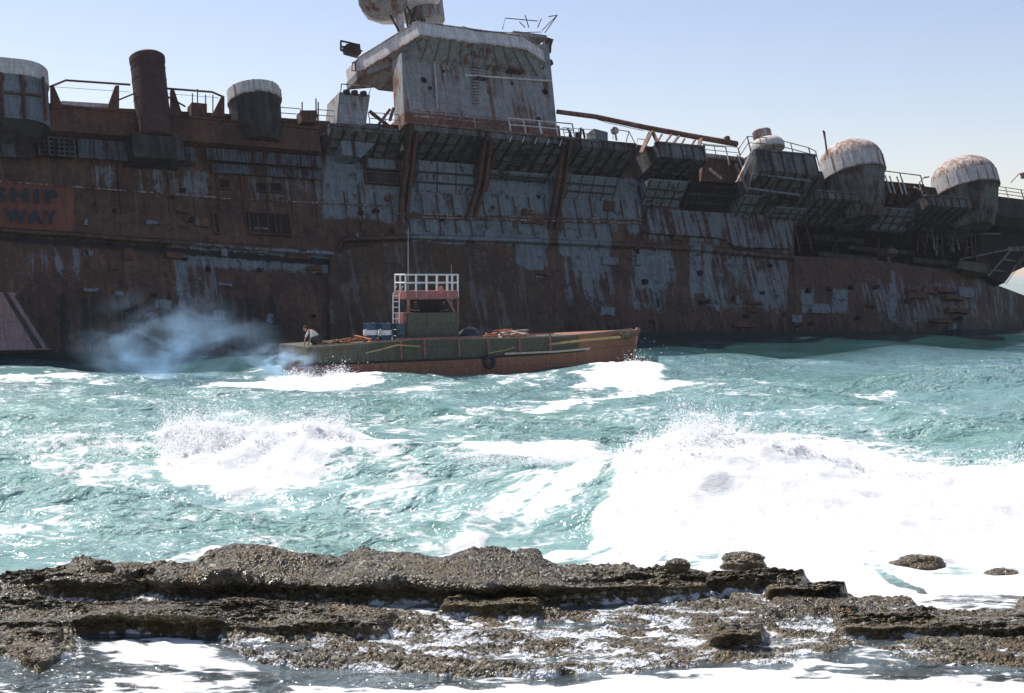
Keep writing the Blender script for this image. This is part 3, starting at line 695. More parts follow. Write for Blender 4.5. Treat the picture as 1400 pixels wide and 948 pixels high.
b = MB(); slab(b, [(812, 176), (831, 181), (831, 193), (814, 190)], 1.6, .3); b.build('searchlight_box', M['greyp'], ship)
b = MB(); q = P(843, 192, 2); b.lathe(q, [(.1, 0), (.1, .6), (.35, .75), (.4, 1.1), (.2, 1.3)], 12); b.build('bollard_head', M['domerust'], ship)
bars('deck_frame', [[(838, 190), (838, 177), (860, 180), (868, 196)], [(860, 180), (856, 194)]], 2.2, .045, 'rail')
bars('deck_frame', [[(870, 202), (872, 190), (888, 192)]], 2.2, .04, 'rail')
b = MB()
for k in range(6):
    a = P(779 + 4 * k + random.uniform(-2, 2), 189, 1.8); b.bar(a, a + Vector((random.uniform(-.5, .5), 0, random.uniform(.4, 1.2))), .15)
b.build('torn_fittings', M['darkp'], ship)
b = MB(); b.tube([P(960, 212, 2.2), P(1015, 218, 2.2)], .22, 8); b.build('edge_tube', M['domerust'], ship)
b = MB(); slab(b, [(962, 216), (1018, 220), (1010, 250), (958, 248)], 1.6, .5); b.build('rust_bulkhead', M['rust'], ship)
bars('ladder_frame', [[(962, 198), (966, 220)], [(962, 198), (992, 201), (997, 226)], [(1008, 212), (1016, 232)]], 3.0, .09, 'tubwhite')
b = MB()
for k in range(4): b.bar(P(970 + 4.4 * k, 231 + 3.4 * k, 2.6), P(973 + 4.4 * k, 235 + 3.4 * k, 2.6), .3, .12)
b.build('ladder_steps', M['tubwhite'], ship)
railing('railing', [(962, 212), (1012, 217)], 2.4, 1.2, r=.035)
# third platform
railing('railing', [(1014, 224), (1026, 206), (1060, 208), (1110, 221), (1120, 226)], 4.6, 1.5, (.55, 1.0), 2.0, .045)
q = P(1050, 206, 3.4); b = MB(); b.lathe(q, [(1.7, 0), (1.75, .5), (1.5, .95), (1.1, 1.15), (.9, 1.2)], 24); o = b.build('director_base', M['tubwhite'], ship, smooth=True)
b = MB(); b.lathe(q + Vector((-.3, 0, 1.1)), [(.85, 0), (.95, .15), (.95, .9), (.8, 1.05), (.4, 1.1)], 20); b.build('director_drum', M['domerust'], o, smooth=True)
b = MB(); slab(b, [(1028, 207), (1034, 207), (1014, 248), (1008, 248)], 5.0, 4.7); b.build('edge_strip', M['domerust'], ship)
b = MB()
for k in range(7):
    x = 1036 + 11 * k; b.bar(P(x, 214 + k, 5.05), P(x - 14, 262 + k, 3.0), .16, .12)
b.bar(P(1030, 238, 4.6), P(1108, 248, 4.6), .18); b.bar(P(1022, 258, 3.6), P(1100, 268, 3.6), .2); b.build('platform_frames', M['greyp'], ship)
bars('aerial_post', [[(1128, 190), (1126, 180)], [(1125, 179), (1128, 182)], [(1131, 212), (1127, 182)]], 3.6, .1, 'rail')
railing('railing', [(1205, 246), (1262, 253)], 1.6, 1.1, (1.0,), 4, .06)
for x in (1210, 1216, 1226, 1232): 
    b = MB(); b.bar(P(x, 240 + (x - 1210) * .1, 2.5), P(x + 8, 264 + (x - 1210) * .1, 2.5), .12); b.build('ladder_stile', M['tubwhite'], ship)
bars('davit', [[(1262, 270), (1257, 250), (1263, 243), (1270, 242)], [(1262, 262), (1250, 256)]], 2.8, .09, 'domerust')
railing('railing', [(1358, 268), (1400, 274), (1470, 281)], 1.4, 1.3, (.33, .66, 1.0), 2.2, .045)
bars('lamp_post', [[(1382, 250), (1393, 238), (1402, 236)]], 1.5, .05, 'rail'); b = MB(); q = P(1399, 241, 1.5); b.lathe(q, [(.1, -.3), (.35, -.2), (.35, .3), (.2, .4)], 10); b.build('deck_lamp', M['domerust'], ship)

# bow recess machinery
b = MB(); q = P(1213, 350, -.8); b.lathe(q, [(.3, -2.2), (.25, -.2), (1.1, -.1), (1.2, .25), (.9, .6), (.3, .7)], 20); b.build('capstan', painted('capstan_paint', (0.16, 0.13, 0.12), .5, rust=(.09, .04, .03)), ship)
for k in range(22):
    x = random.uniform(1095, 1345); y = random.uniform(300, 330); L = random.uniform(10, 42); w = random.uniform(-5, -.3)
    b = MB(); a = P(x, y, w); e = P(x + random.uniform(-14, 14), min(y + L, 352), w); b.bar(a, e, random.uniform(.1, .4), random.uniform(.1, .3)); b.build('hanging_wreckage', M[random.choice(['darkp', 'rust', 'black', 'greyp'])], ship)
for x0, x1, y, h, w in ((1100, 1180, 318, 8, -3), (1160, 1250, 336, 5, -2), (1230, 1320, 316, 7, -1.5), (1120, 1200, 344, 6, -1), (1250, 1330, 352, 7, -1)):
    b = MB(); slab(b, [(x0, y), (x1, y + 8), (x1, y + 8 + h), (x0, y + h)], w, w - 1); b.build('recess_beam', M['darkp'], ship)
for k in range(14):
    x = 1255 + 6.5 * k; w = -.4 - random.random(); b = MB(); b.bar(P(x, 316 + .1 * k, w), P(x + random.uniform(-2, 6), random.uniform(335, 352), w), .16, .2); b.build('torn_frame', M[random.choice(['darkp', 'greyp', 'rust'])], ship)
b = MB(); slab(b, [(1311, 356), (1352, 361), (1350, 374), (1309, 367)], .4, -2); b.build('mooring_platform', painted('old_olive', (0.10, 0.11, 0.08), .6, rust=(.1, .06, .04)), ship)
# forward overhang: raked plates and truss
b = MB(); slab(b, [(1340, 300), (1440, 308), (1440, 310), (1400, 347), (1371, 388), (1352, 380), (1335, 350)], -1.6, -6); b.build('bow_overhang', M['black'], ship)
b = MB(); b.bar(P(1312, 355, -.4), P(1380, 341, -.4), .14); b.bar(P(1350, 378, -.6), P(1384, 340, -.6), .22); b.bar(P(1376, 342, -.6), P(1410, 340, -.6), .5)
b.bar(P(1372, 387, -.6), P(1402, 346, -.6), .16); b.bar(P(1375, 389, .2), P(1405, 347, .2), .05); b.bar(P(1360, 370, -.6), P(1378, 372, -.6), .14); b.bar(P(1372, 355, -.6), P(1390, 358, -.6), .14)
b.bar(P(1330, 320, -.2), P(1368, 320, -.2), .12); b.bar(P(1345, 298, 0), P(1500, 303, 0), .12); b.bar(P(1402, 346, -.6), P(1450, 305, -.6), .25)
b.build('overhang_truss', painted('truss_paint', (0.22, 0.20, 0.18), .6, rust=(.12, .06, .04)), ship)
b = MB(); b.tube([P(1328, 352, -.3) + Vector((.9 * math.cos(t), 0, 1.2 * math.sin(t))) for t in np.linspace(-.5, 3.2, 10)], .1, 6); b.build('hose_reel', M['rust'], ship)

# ================================================================== WORKBOAT
BF = make_frame((-12.7, 86, 0.0), (8.1, 98, 0.0), 0.0, 0.0); Q = BF.P
BF.O = BF.O + np.array([0, 0, .22])
boat = empty('workboat', 'olive green and red-brown steel workboat under way beside the wreck', 'boat', mat=BF.matrix())
hullm = painted('boat_hull_paint', (0.36, 0.17, 0.10), 1.0, rust=(0.14, 0.06, 0.04), dark=(0.05, 0.03, 0.025), scale=2.5)
olive = painted('boat_olive_paint', (0.13, 0.13, 0.095), 1.05, rust=(0.12, 0.06, 0.04), scale=2.5)
redp = plain('boat_red_paint', (0.30, 0.10, 0.09), .6)
whitep = plain('boat_white_paint', (0.6, 0.6, 0.6), .5, .1)
LB = 25.6; beam = 5.0
def brd(x):     # near side offset from centre line
    return beam / 2 * (1 if x < 15 else max(0.03, 1 - ((x - 15) / (LB - 15)) ** 2.2)) * (0.9 + 0.1 * min(1, x / 3))
def sheer(x): return 2.02 - 0.045 * x * (1 - x / 30) + 0.0009 * x * x
def vy(px, py, w=0.0): return Q(px, py, w).z
topf = poly([(0, vy(406, 476)), (3, vy(460, 472)), (8, vy(560, 465)), (14, vy(690, 463)), (19, vy(790, 460)), (25.6, vy(866, 453))])
midf = poly([(0, vy(430, 500)), (4, vy(480, 497)), (12, vy(640, 490)), (18, vy(760, 483)), (25.6, vy(866, 474))])
def boat_side(z0f, z1f, name, mat, out=0.0, x0=0.0, x1=LB, deckz=None, rake=0.0):
    b = MB(); xs = list(np.linspace(x0, x1, 40)); ring = []
    for x in xs:
        w = brd(x) + out; z0, z1 = float(z0f(x)), float(z1f(x)); rk = lambda z: (x + rake * max(0, (x - 20) / 4) * (z / 2.0))
        ring.append([(rk(z0), -w + beam / 2, z0), (rk(z1), -w + beam / 2 - .06, z1), (rk(z1), w + beam / 2 + .06, z1), (rk(z0), w + beam / 2, z0)])
    for a, c_ in zip(ring[:-1], ring[1:]): b.hexa(a, c_) if False else b.add(list(a) + list(c_), [(0, 1, 5, 4), (1, 2, 6, 5), (2, 3, 7, 6), (3, 0, 4, 7)])
    b.add(ring[0], [(0, 1, 2, 3)]); b.add(ring[-1], [(3, 2, 1, 0)])
    return b.build(name, mat, boat)
boat_side(lambda x: -1.0, midf, 'hull', hullm, 0.0, 1.0, rake=.5)
boat_side(lambda x: midf(x) + .002, topf, 'bulwark', olive, -0.05, .8, 20.0)
boat_side(lambda x: midf(x) + .002, topf, 'bow_bulwark', hullm, -0.03, 20.0, LB, rake=.5)
b = MB(); b.tube([(x, -brd(x) + beam / 2 - .05, midf(x)) for x in np.linspace(0.3, 20.5, 24)], .07, 6); b.build('rubbing_strake', plain('strake_black', (.02, .02, .02), .7), boat)
b = MB(); b.tube([(x, -brd(x) + beam / 2 - .02, topf(x) + .03) for x in np.linspace(.8, LB, 30)], .06, 6); b.build('gunwale', plain('gunwale_paint', (.25, .2, .16), .6), boat)
b = MB(); b.bar((LB + .03, beam / 2, -.5), (LB + .55, beam / 2, topf(LB) + .12), .16, .22); b.build('stem_post', plain('stem_pink', (.4, .2, .17), .6), boat)
b = MB(); b.bar((.95, beam / 2 - .3, -.5), (.7, beam / 2 - .3, 1.4), .12, .5); b.build('rudder', hullm, boat)
# outboard rail of red pipe
b = MB()
pr = [(541, 464), (640, 461), (700, 459), (757, 456)]; b.tube([Q(x, y, .25) for x, y in pr], .05, 6)
for x, y0, y1 in ((548, 464, 491), (580, 463, 489), (627, 461, 487), (667, 460, 486), (710, 459, 483), (752, 457, 480)): b.tube([Q(x, y0, .25), Q(x + 1, y1, .12)], .06, 6)
b.build('pipe_rail', plain('rail_red', (.32, .12, .09), .6), boat)
# wheelhouse
zd = vy(590, 466, -1)
def bbox(px0, px1, y0, y1, w0, w1):
    a = Q(px0, y0, w0); c_ = Q(px1, y1, w0); b = MB(); b.box(a.x, c_.x, -w0, -w1, c_.z, a.z); return b
wh = bbox(557, 628, 428, 470, -.7, -2.1).build('wheelhouse', olive, boat, bevel=.03)
b = bbox(560, 628, 398, 428, -2.0, -2.1)
b.build('cabin_back', plain('cabin_dark', (.03, .03, .035), .8), wh)
for x, w in ((557, -.75), (626, -.75), (560, -2.0)): b = MB(); b.tube([Q(x, 400, w), Q(x, 430, w)], .06, 6); b.build('cabin_post', redp, wh)
b = MB(); b.bar(Q(609, 404, -.72), Q(621, 427, -.72), .12); b.build('cabin_brace', redp, wh)
bbox(551, 557, 429, 470, -.8, -1.9).build('cabin_step', redp, wh)
fly = bbox(554, 627, 398, 409, -.3, -1.9).build('flybridge', redp, boat, bevel=.03)
b = MB(); a = Q(554.5, 398, -.35); e = Q(626, 398, -.35); z1 = a.z + 1.0
crn = [(a.x, a.y), (e.x, a.y), (e.x, a.y + 1.5), (a.x, a.y + 1.5), (a.x, a.y)]
for h in (.5, 1.0):
    for (xa, ya), (xb, yb) in zip(crn[:-1], crn[1:]): b.tube([(xa, ya, a.z + h), (xb, yb, a.z + h)], .06, 6)
for (xa, ya), (xb, yb) in zip(crn[:-1], crn[1:]):
    n = 5 if abs(xb - xa) > 2 else 2
    for k in range(n): b.tube([(xa + (xb - xa) * k / n, ya + (yb - ya) * k / n, a.z - .4), (xa + (xb - xa) * k / n, ya + (yb - ya) * k / n, a.z + 1)], .055, 6)
b.build('railing', whitep, fly)
b = MB(); 
for dx in (0, .42): b.tube([(a.x - .55 + dx, a.y + .1, a.z + .3), (a.x - .8 + dx, a.y + .1, a.z - .2), (a.x - .8 + dx, a.y + .1, zd + 1.15)], .035, 6)
for k in range(5): b.tube([(a.x - .8, a.y + .1, a.z - .3 - k * .35), (a.x - .38, a.y + .1, a.z - .3 - k * .35)], .035, 6)
b.build('ladder', whitep, fly)
for px, y0, y1, w in ((558, 300, 398, -.6), (617, 350, 398, -1.5)):
    b = MB(); b.tube([Q(px, y1 + 20, w), Q(px, y0 + 12, w)], .055, 8, .02); b.build('mast', plain('mast_grey', (.30, .28, .26), .6), fly, smooth=True)

def blue_drum(px, w, white):
    o = empty('oil_drum', {0: 'blue steel drum with white band, nearest the stern of the workboat', 1: 'blue steel drum with white band, second from the stern of the workboat', 2: 'plain dark blue steel drum against the workboat wheelhouse'}[white], 'drum', 'blue drums on the workboat deck')
    q = Q(px, 468, w); W_ = BF.matrix() @ Vector((q.x, q.y, vy(px, 468, w))); o.location = W_
    prof = [(.40, 0), (.43, .02), (.42, .05), (.42, .38), (.44, .40), (.42, .42), (.42, .76), (.44, .78), (.42, .80), (.42, 1.14), (.43, 1.17), (.40, 1.18), (.39, 1.14)]
    b = MB(); b.lathe((0, 0, 0), prof, 24); b.build('drum_body', plain('drum_blue', (.015, .055, .12) if white < 2 else (.012, .05, .075), .4, .3), o, smooth=True)
    if white < 2:
        b = MB(); b.lathe((0, 0, 0), [(.425, .44), (.427, .45), (.427, .74), (.425, .75)], 24); b.build('white_band', plain('band_white', (.75, .75, .75), .5, .15), o, smooth=True)
    b = MB(); b.lathe((.2, .1, 1.15), [(.05, 0), (.05, .04)], 8); b.build('bung', whitep, o)
blue_drum(506, -1.0, 0); blue_drum(526, -1.0, 1); blue_drum(546, -1.0, 2)

# tyre fender
q = BF.matrix() @ Q(669.5, 495, .22); b = MB(); ty = empty('tyre_fender', 'black rubber tyre hanging as fender on the workboat side', 'tyre', mat=Matrix.Translation(q) @ BF.matrix().to_3x3().to_4x4())
def torus(b, R0, r0, n=28, m=10):
    vs = []; fs = []
    for i in range(n):
        for j in range(m):
            t = 2 * math.pi * i / n; u_ = 2 * math.pi * j / m; rr_ = R0 + r0 * math.cos(u_); vs.append((rr_ * math.cos(t), r0 * .9 * math.sin(u_), rr_ * math.sin(t)))
    for i in range(n):
        for j in range(m): fs.append((i * m + j, ((i + 1) % n) * m + j, ((i + 1) % n) * m + (j + 1) % m, i * m + (j + 1) % m))
    return b.add(vs, fs)
torus(b, .33, .13); b.build('tyre', plain('rubber', (.02, .02, .022), .7), ty, smooth=True)
b = MB(); torus(b, .24, .035); b.build('bead_ring', plain('worn_rubber', (.25, .25, .24), .6), ty, smooth=True)
b = MB(); b.tube([(0, .02, .4), (.02, -.05, 1.0)], .02, 5); b.build('rope', plain('rope', (.35, .3, .2), .9), ty)

# loose gear
def loose(name, label, cat, mat, fn, group=None):
    b = MB(); fn(b); o = b.build(name, mat); o.matrix_world = BF.matrix(); tag(o, label, cat, group); return o
wood = plain('timber', (.34, .22, .12), .8, .5, 6); palew = plain('pale_timber', (.55, .48, .38), .8, .3, 6); orange = plain('orange_cloth', (.5, .16, .07), .9, .4); yel = plain('yellow_pole', (.45, .34, .12), .7)
def lumps(b, px0, px1, y, w0, w1, n, hmax, s=.25):
    for k in range(n):
        px = random.uniform(px0, px1); w = random.uniform(w0, w1); f = 1 - abs((px - (px0 + px1) / 2) / ((px1 - px0) / 2)) ** 2
        q = Q(px, y, w); z = q.z - .05 + random.random() * hmax * f; a = random.uniform(0, 3.14); L = random.uniform(.4, 1.3)
        d = Vector((math.cos(a) * L / 2, math.sin(a) * L / 2, random.uniform(-.1, .1)))
        b.bar(Vector((q.x, q.y, z)) - d, Vector((q.x, q.y, z)) + d, random.uniform(.06, s), random.uniform(.04, s * .7))
loose('timber_heap', 'heap of brown scrap timber and rope on the after deck of the workboat', 'timber', wood, lambda b: lumps(b, 440, 545, 469, -.6, -3.5, 60, .3))
loose('cloth_bundle', 'orange cloth bundle among scrap timber near the drums', 'cloth', orange, lambda b: lumps(b, 470, 520, 467, -.5, -1.2, 9, .3, .3))
loose('scrap_heap', 'heap of pale scrap planks on the deck before the wheelhouse', 'scrap', palew, lambda b: lumps(b, 665, 745, 462, -.5, -3, 40, .4))
loose('cloth_bundle', 'orange tarpaulin lump on top of the forward scrap heap', 'cloth', orange, lambda b: lumps(b, 665, 712, 460, -.5, -1.5, 10, .5, .32))
def pole(label, pts, r, mat, nm='pole', w=.1): return loose(nm, label, 'pole', mat, lambda b: b.tube([Q(x, y, w) for x, y in pts], r, 6))
pole('long yellow pole lashed along the bow bulwark', [(750, 471), (800, 465.5), (848, 461)], .08, yel)
pole('dark plank lying along the strake below the bow bulwark', [(690, 484), (760, 481), (806, 477)], .07, palew, 'plank')
pole('thin yellow boat hook slung from the after rail', [(500, 483), (545, 472), (575, 474)], .045, yel, w=.3)
pole('thin yellow rope slanting over the midships bulwark', [(668, 483), (690, 479), (704, 475)], .03, yel, 'rope_length', .3)
pole('pale thin pole on top of the forward scrap heap', [(672, 456), (700, 453), (722, 451)], .05, palew, w=-1)
loose('black_tarpaulin', 'black tarpaulin heap just forward of the wheelhouse', 'tarpaulin', plain('tarp_black', (.015, .017, .02), .35, .3), lambda b: b.lathe(Q(643, 463, -1.4), [(.95, -.1), (.85, .3), (.5, .6), (.15, .75)], 9, 1, .8))
loose('net_heap', 'heap of olive rope and netting at the bow of the workboat', 'netting', plain('net', (.16, .13, .07), .9, .5, 8), lambda b: lumps(b, 832, 864, 461, -1.5, -3, 40, .35, .3))
loose('pink_cloth', 'pink shirt hung on the flybridge of the workboat', 'shirt', plain('pink', (.6, .2, .17), .9), lambda b: (b.hexa([Q(598, 393, -.2), Q(605, 390, -.2), Q(607, 400, -.2), Q(600, 402, -.2)], [Q(598, 393, -.35), Q(605, 390, -.35), Q(607, 400, -.35), Q(600, 402, -.35)])))

# people
skin = plain('skin', (.30, .16, .10), .6, .1); shirt = plain('white_shirt', (.62, .60, .55), .9, .1); dcloth = plain('dark_cloth', (.04, .04, .05), .9, .2); hairm = plain('hair', (.03, .02, .015), .9)
def person(loc, rot, joints, edges, radii, label, shirt_m, shirt_edges, head, cap=None):
    root = empty('person', label, 'person'); root.location = loc; root.rotation_euler = (0, 0, rot)
    def skinned(nm, idx_edges, mat, grow=1.0):
        used = sorted({i for e in idx_edges for i in e}); mp = {i: k for k, i in enumerate(used)}
        me = bpy.data.meshes.new(nm); me.from_pydata([joints[i] for i in used], [(mp[a], mp[b]) for a, b in idx_edges], [])
        o = bpy.data.objects.new(nm, me); COL.objects.link(o); o.parent = root; me.materials.append(mat)
        m = o.modifiers.new('skin', 'SKIN'); m.use_smooth_shade = True
        for i in used:
            v = me.skin_vertices[0].data[mp[i]]; v.radius = (radii[i] * grow, radii[i] * grow); v.use_root = (mp[i] == 0)
        s_ = o.modifiers.new('sub', 'SUBSURF'); s_.levels = 1; s_.render_levels = 2
        return o
    skinned('body', edges, skin); skinned('clothing', shirt_edges, shirt_m, 1.18)
    skinned('trousers', [e for e in edges if max(e) >= 20 and e not in shirt_edges], dcloth, 1.18)
    b = MB(); h = Vector(head); b.lathe(h, [(.03, -.12), (.075, -.09), (.092, 0), (.085, .07), (.05, .115), (.01, .13)], 14, 1, 1.1); b.build('head', skin, root, smooth=True)
    b = MB(); b.lathe(h + Vector((0, 0, .01)), [(.098, .0), (.094, .075), (.055, .125), (.01, .14)], 14, 1, 1.15); b.build('hair', hairm, root, smooth=True)
    b = MB(); b.bar(h + Vector((-.1, 0, -.02)), h + Vector((-.07, 0, .02)), .03); b.build('nose', skin, root)
    return root
# local: -x is facing direction, z up.  indices: 0 pelvis 1 waist 2 chest 3 neck 4.. arms, 20.. legs
def figure(pel, chest, neck, lh, rh, le, re, lk, rk, lf, rf):
    J = {}
    J[0] = pel; J[1] = tuple((a + b) / 2 for a, b in zip(pel, chest)); J[2] = chest; J[3] = neck
    J[4] = (chest[0], chest[1] + .19, chest[2] + .03); J[5] = le; J[6] = lh; J[7] = (chest[0], chest[1] - .19, chest[2] + .03); J[8] = re; J[9] = rh
    J[20] = (pel[0], pel[1] + .11, pel[2] - .03); J[21] = lk; J[22] = lf; J[23] = (lf[0] - .18, lf[1], lf[2] - .03)
    J[24] = (pel[0], pel[1] - .11, pel[2] - .03); J[25] = rk; J[26] = rf; J[27] = (rf[0] - .18, rf[1], rf[2] - .03)
    for s_, i in ((6, 10), (9, 15)):
        h = Vector(J[s_]); d = (h - Vector(J[s_ - 1])).normalized(); side = Vector((0, 1, 0))
        for k in range(5): J[i + k] = tuple(h + d * (.09 if k < 4 else .05) + side * ((k - 1.5) * .022 if k < 4 else .06) + Vector((0, 0, -.01 * k)))
    E = [(0, 1), (1, 2), (2, 3), (2, 4), (4, 5), (5, 6), (2, 7), (7, 8), (8, 9), (0, 20), (20, 21), (21, 22), (22, 23), (0, 24), (24, 25), (25, 26), (26, 27)] + [(6, k) for k in range(10, 15)] + [(9, k) for k in range(15, 20)]
    Rr = {0: .14, 1: .13, 2: .15, 3: .05, 4: .07, 5: .045, 6: .035, 7: .07, 8: .045, 9: .035, 20: .10, 21: .065, 22: .045, 23: .04, 24: .10, 25: .065, 26: .045, 27: .04}
    for k in range(10, 20): Rr[k] = .010
    return J, E, Rr
SH = [(0, 1), (1, 2), (2, 4), (4, 5), (2, 7), (7, 8)]
ang = math.atan2(BF.t[1], BF.t[0])
J, E_, Rr = figure((.25, 0, .42), (-.12, 0, .72), (-.28, 0, .80), (-.38, .15, .10), (-.30, -.16, .12), (-.30, .22, .42), (-.22, -.24, .42), (-.15, .16, .42), (-.1, -.16, .42), (.12, .14, .07), (.14, -.14, .07))
q = BF.matrix() @ Q(428, 474, -.9)
person(q, ang, J, E_, Rr, 'person in white shirt crouching at the stern of the workboat', shirt, SH, (-.40, 0, .86)).scale = (1.25, 1.25, 1.25)
def standing(px, w, label, sm, rot, lean=0.0):
    J, E_, Rr = figure((0, 0, .95), (-.05 - lean, 0, 1.38), (-.08 - lean, 0, 1.52), (-.42, .2, 1.15), (-.42, -.2, 1.12), (-.15, .28, 1.12), (-.15, -.28, 1.12), (-.03, .12, .5), (0, -.12, .5), (.03, .12, .08), (.04, -.12, .08))
    q = Q(px, 466, w); q = BF.matrix() @ Vector((q.x, q.y, Q(px, 428, w).z - .95))
    person(q, rot, J, E_, Rr, label, sm, SH, (-.12 - lean, 0, 1.66))
standing(572, -1.35, 'person in dark clothes leaning out of the wheelhouse near the ladder', dcloth, ang, .1)
standing(602, -1.35, 'person in dark clothes steering at the forward side of the wheelhouse', dcloth, ang + math.pi, .1)

# ================================================================== SEA
def PXY(x, y):
    return 700 + F * x / y, 376 + F * 6.0 / y
waves = []
wr = np.random.default_rng(5)
for k in range(46):
    lam = 0.9 * 1.085 ** k                      # 0.9 .. 35 m
    if lam > 22: continue
    a = wr.normal(0, 0.55) + math.pi * 0.5 + 0.25
    waves.append((2 * math.pi / lam, math.cos(a), -math.sin(a), 0.0052 * lam ** 1.05 * wr.uniform(.6, 1.3) * (1.6 if 1.5 < lam < 9 else 1), wr.uniform(0, 6.28), lam))
def ridge(x, y, pts, hf, wf=1.3, wb=2.6):
    """breaking wave: crest line through pts (px, D), steep towards the camera"""
    px = 700 + F * x / y; yc = np.interp(px, [p[0] for p in pts], [p[1] for p in pts])
    h = sum(np.interp(px + o_, [p[0] for p in hf], [p[1] for p in hf]) * w_ for o_, w_ in ((-48, .1), (-32, .15), (-16, .2), (0, .1), (16, .2), (32, .15), (48, .1))); d = y - yc
    return h * np.where(d < 0, np.exp(-(d / wf) ** 2), np.exp(-(d / wb) ** 2))
def sea_h(x, y):
    z = np.zeros(x.shape)
    lod = y * y / 12000 * 2.2 + 0.02
    gain = sstep(29, 36, y)
    for kk, cx, cy, amp, ph, lam in waves:
        fade = np.clip((lam / (lod + 1e-6) - 1.5) / 2, 0, 1) if lam < 8 else 1.0
        s = np.sin(kk * (cx * x + cy * y) + ph + 1.3 * np.sin(0.11 * x + 0.07 * y + ph))
        z += amp * fade * (1 - 2 * np.abs(s) ** 0.8 if lam < 6 else s) * (0.15 + 0.85 * gain)
    nz = 0.75 + 0.5 * fbm(x * .45, y * .45, 3)
    z -= .12 * sstep(60, 75, y)
    z += ridge(x, y, [(-400, 46), (0, 47), (230, 47.5), (480, 46.5), (660, 45), (860, 44), (1000, 42)], [(-400, .7), (0, .9), (205, 1.0), (245, 1.55), (300, 1.3), (350, 1.2), (400, 1.35), (445, 1.6), (500, .95), (650, .85), (850, .7), (1000, .3)], 2.0, 3.2) * (0.85 + .3 * fbm(x * .3, y * .3, 2))
    z += ridge(x, y, [(560, 38), (850, 37.5), (1000, 38), (1400, 36), (1700, 35)], [(700, 0), (820, .4), (900, 1.2), (950, 1.7), (1010, 1.55), (1100, 1.3), (1230, .8), (1300, .7), (1400, .95), (1700, 1.1)], 4.6, 2.4) * nz
    z += ridge(x, y, [(300, 39.5), (600, 40.5), (900, 39)], [(380, 0), (520, .45), (700, .6), (820, .5), (900, 0)], 1.3, 1.8)
    z += ridge(x, y, [(-400, 40), (0, 38), (500, 36)], [(-400, .35), (150, .4), (420, 0)], 1.0, 2.0)
    z += ridge(x, y, [(-400, 66), (300, 68), (1000, 62), (1700, 60)], [(-400, .5), (200, .5), (700, .35), (1100, .5), (1700, .5)], 2.2, 4)
    z += ridge(x, y, [(-400, 80), (300, 82), (1700, 78)], [(-400, .35), (300, .1), (400, 0), (880, 0), (1200, .4), (1700, .5)], 3, 5)
    return z - 0.0 * y + 0.17 * (1 - sstep(26.0, 28.0, y))
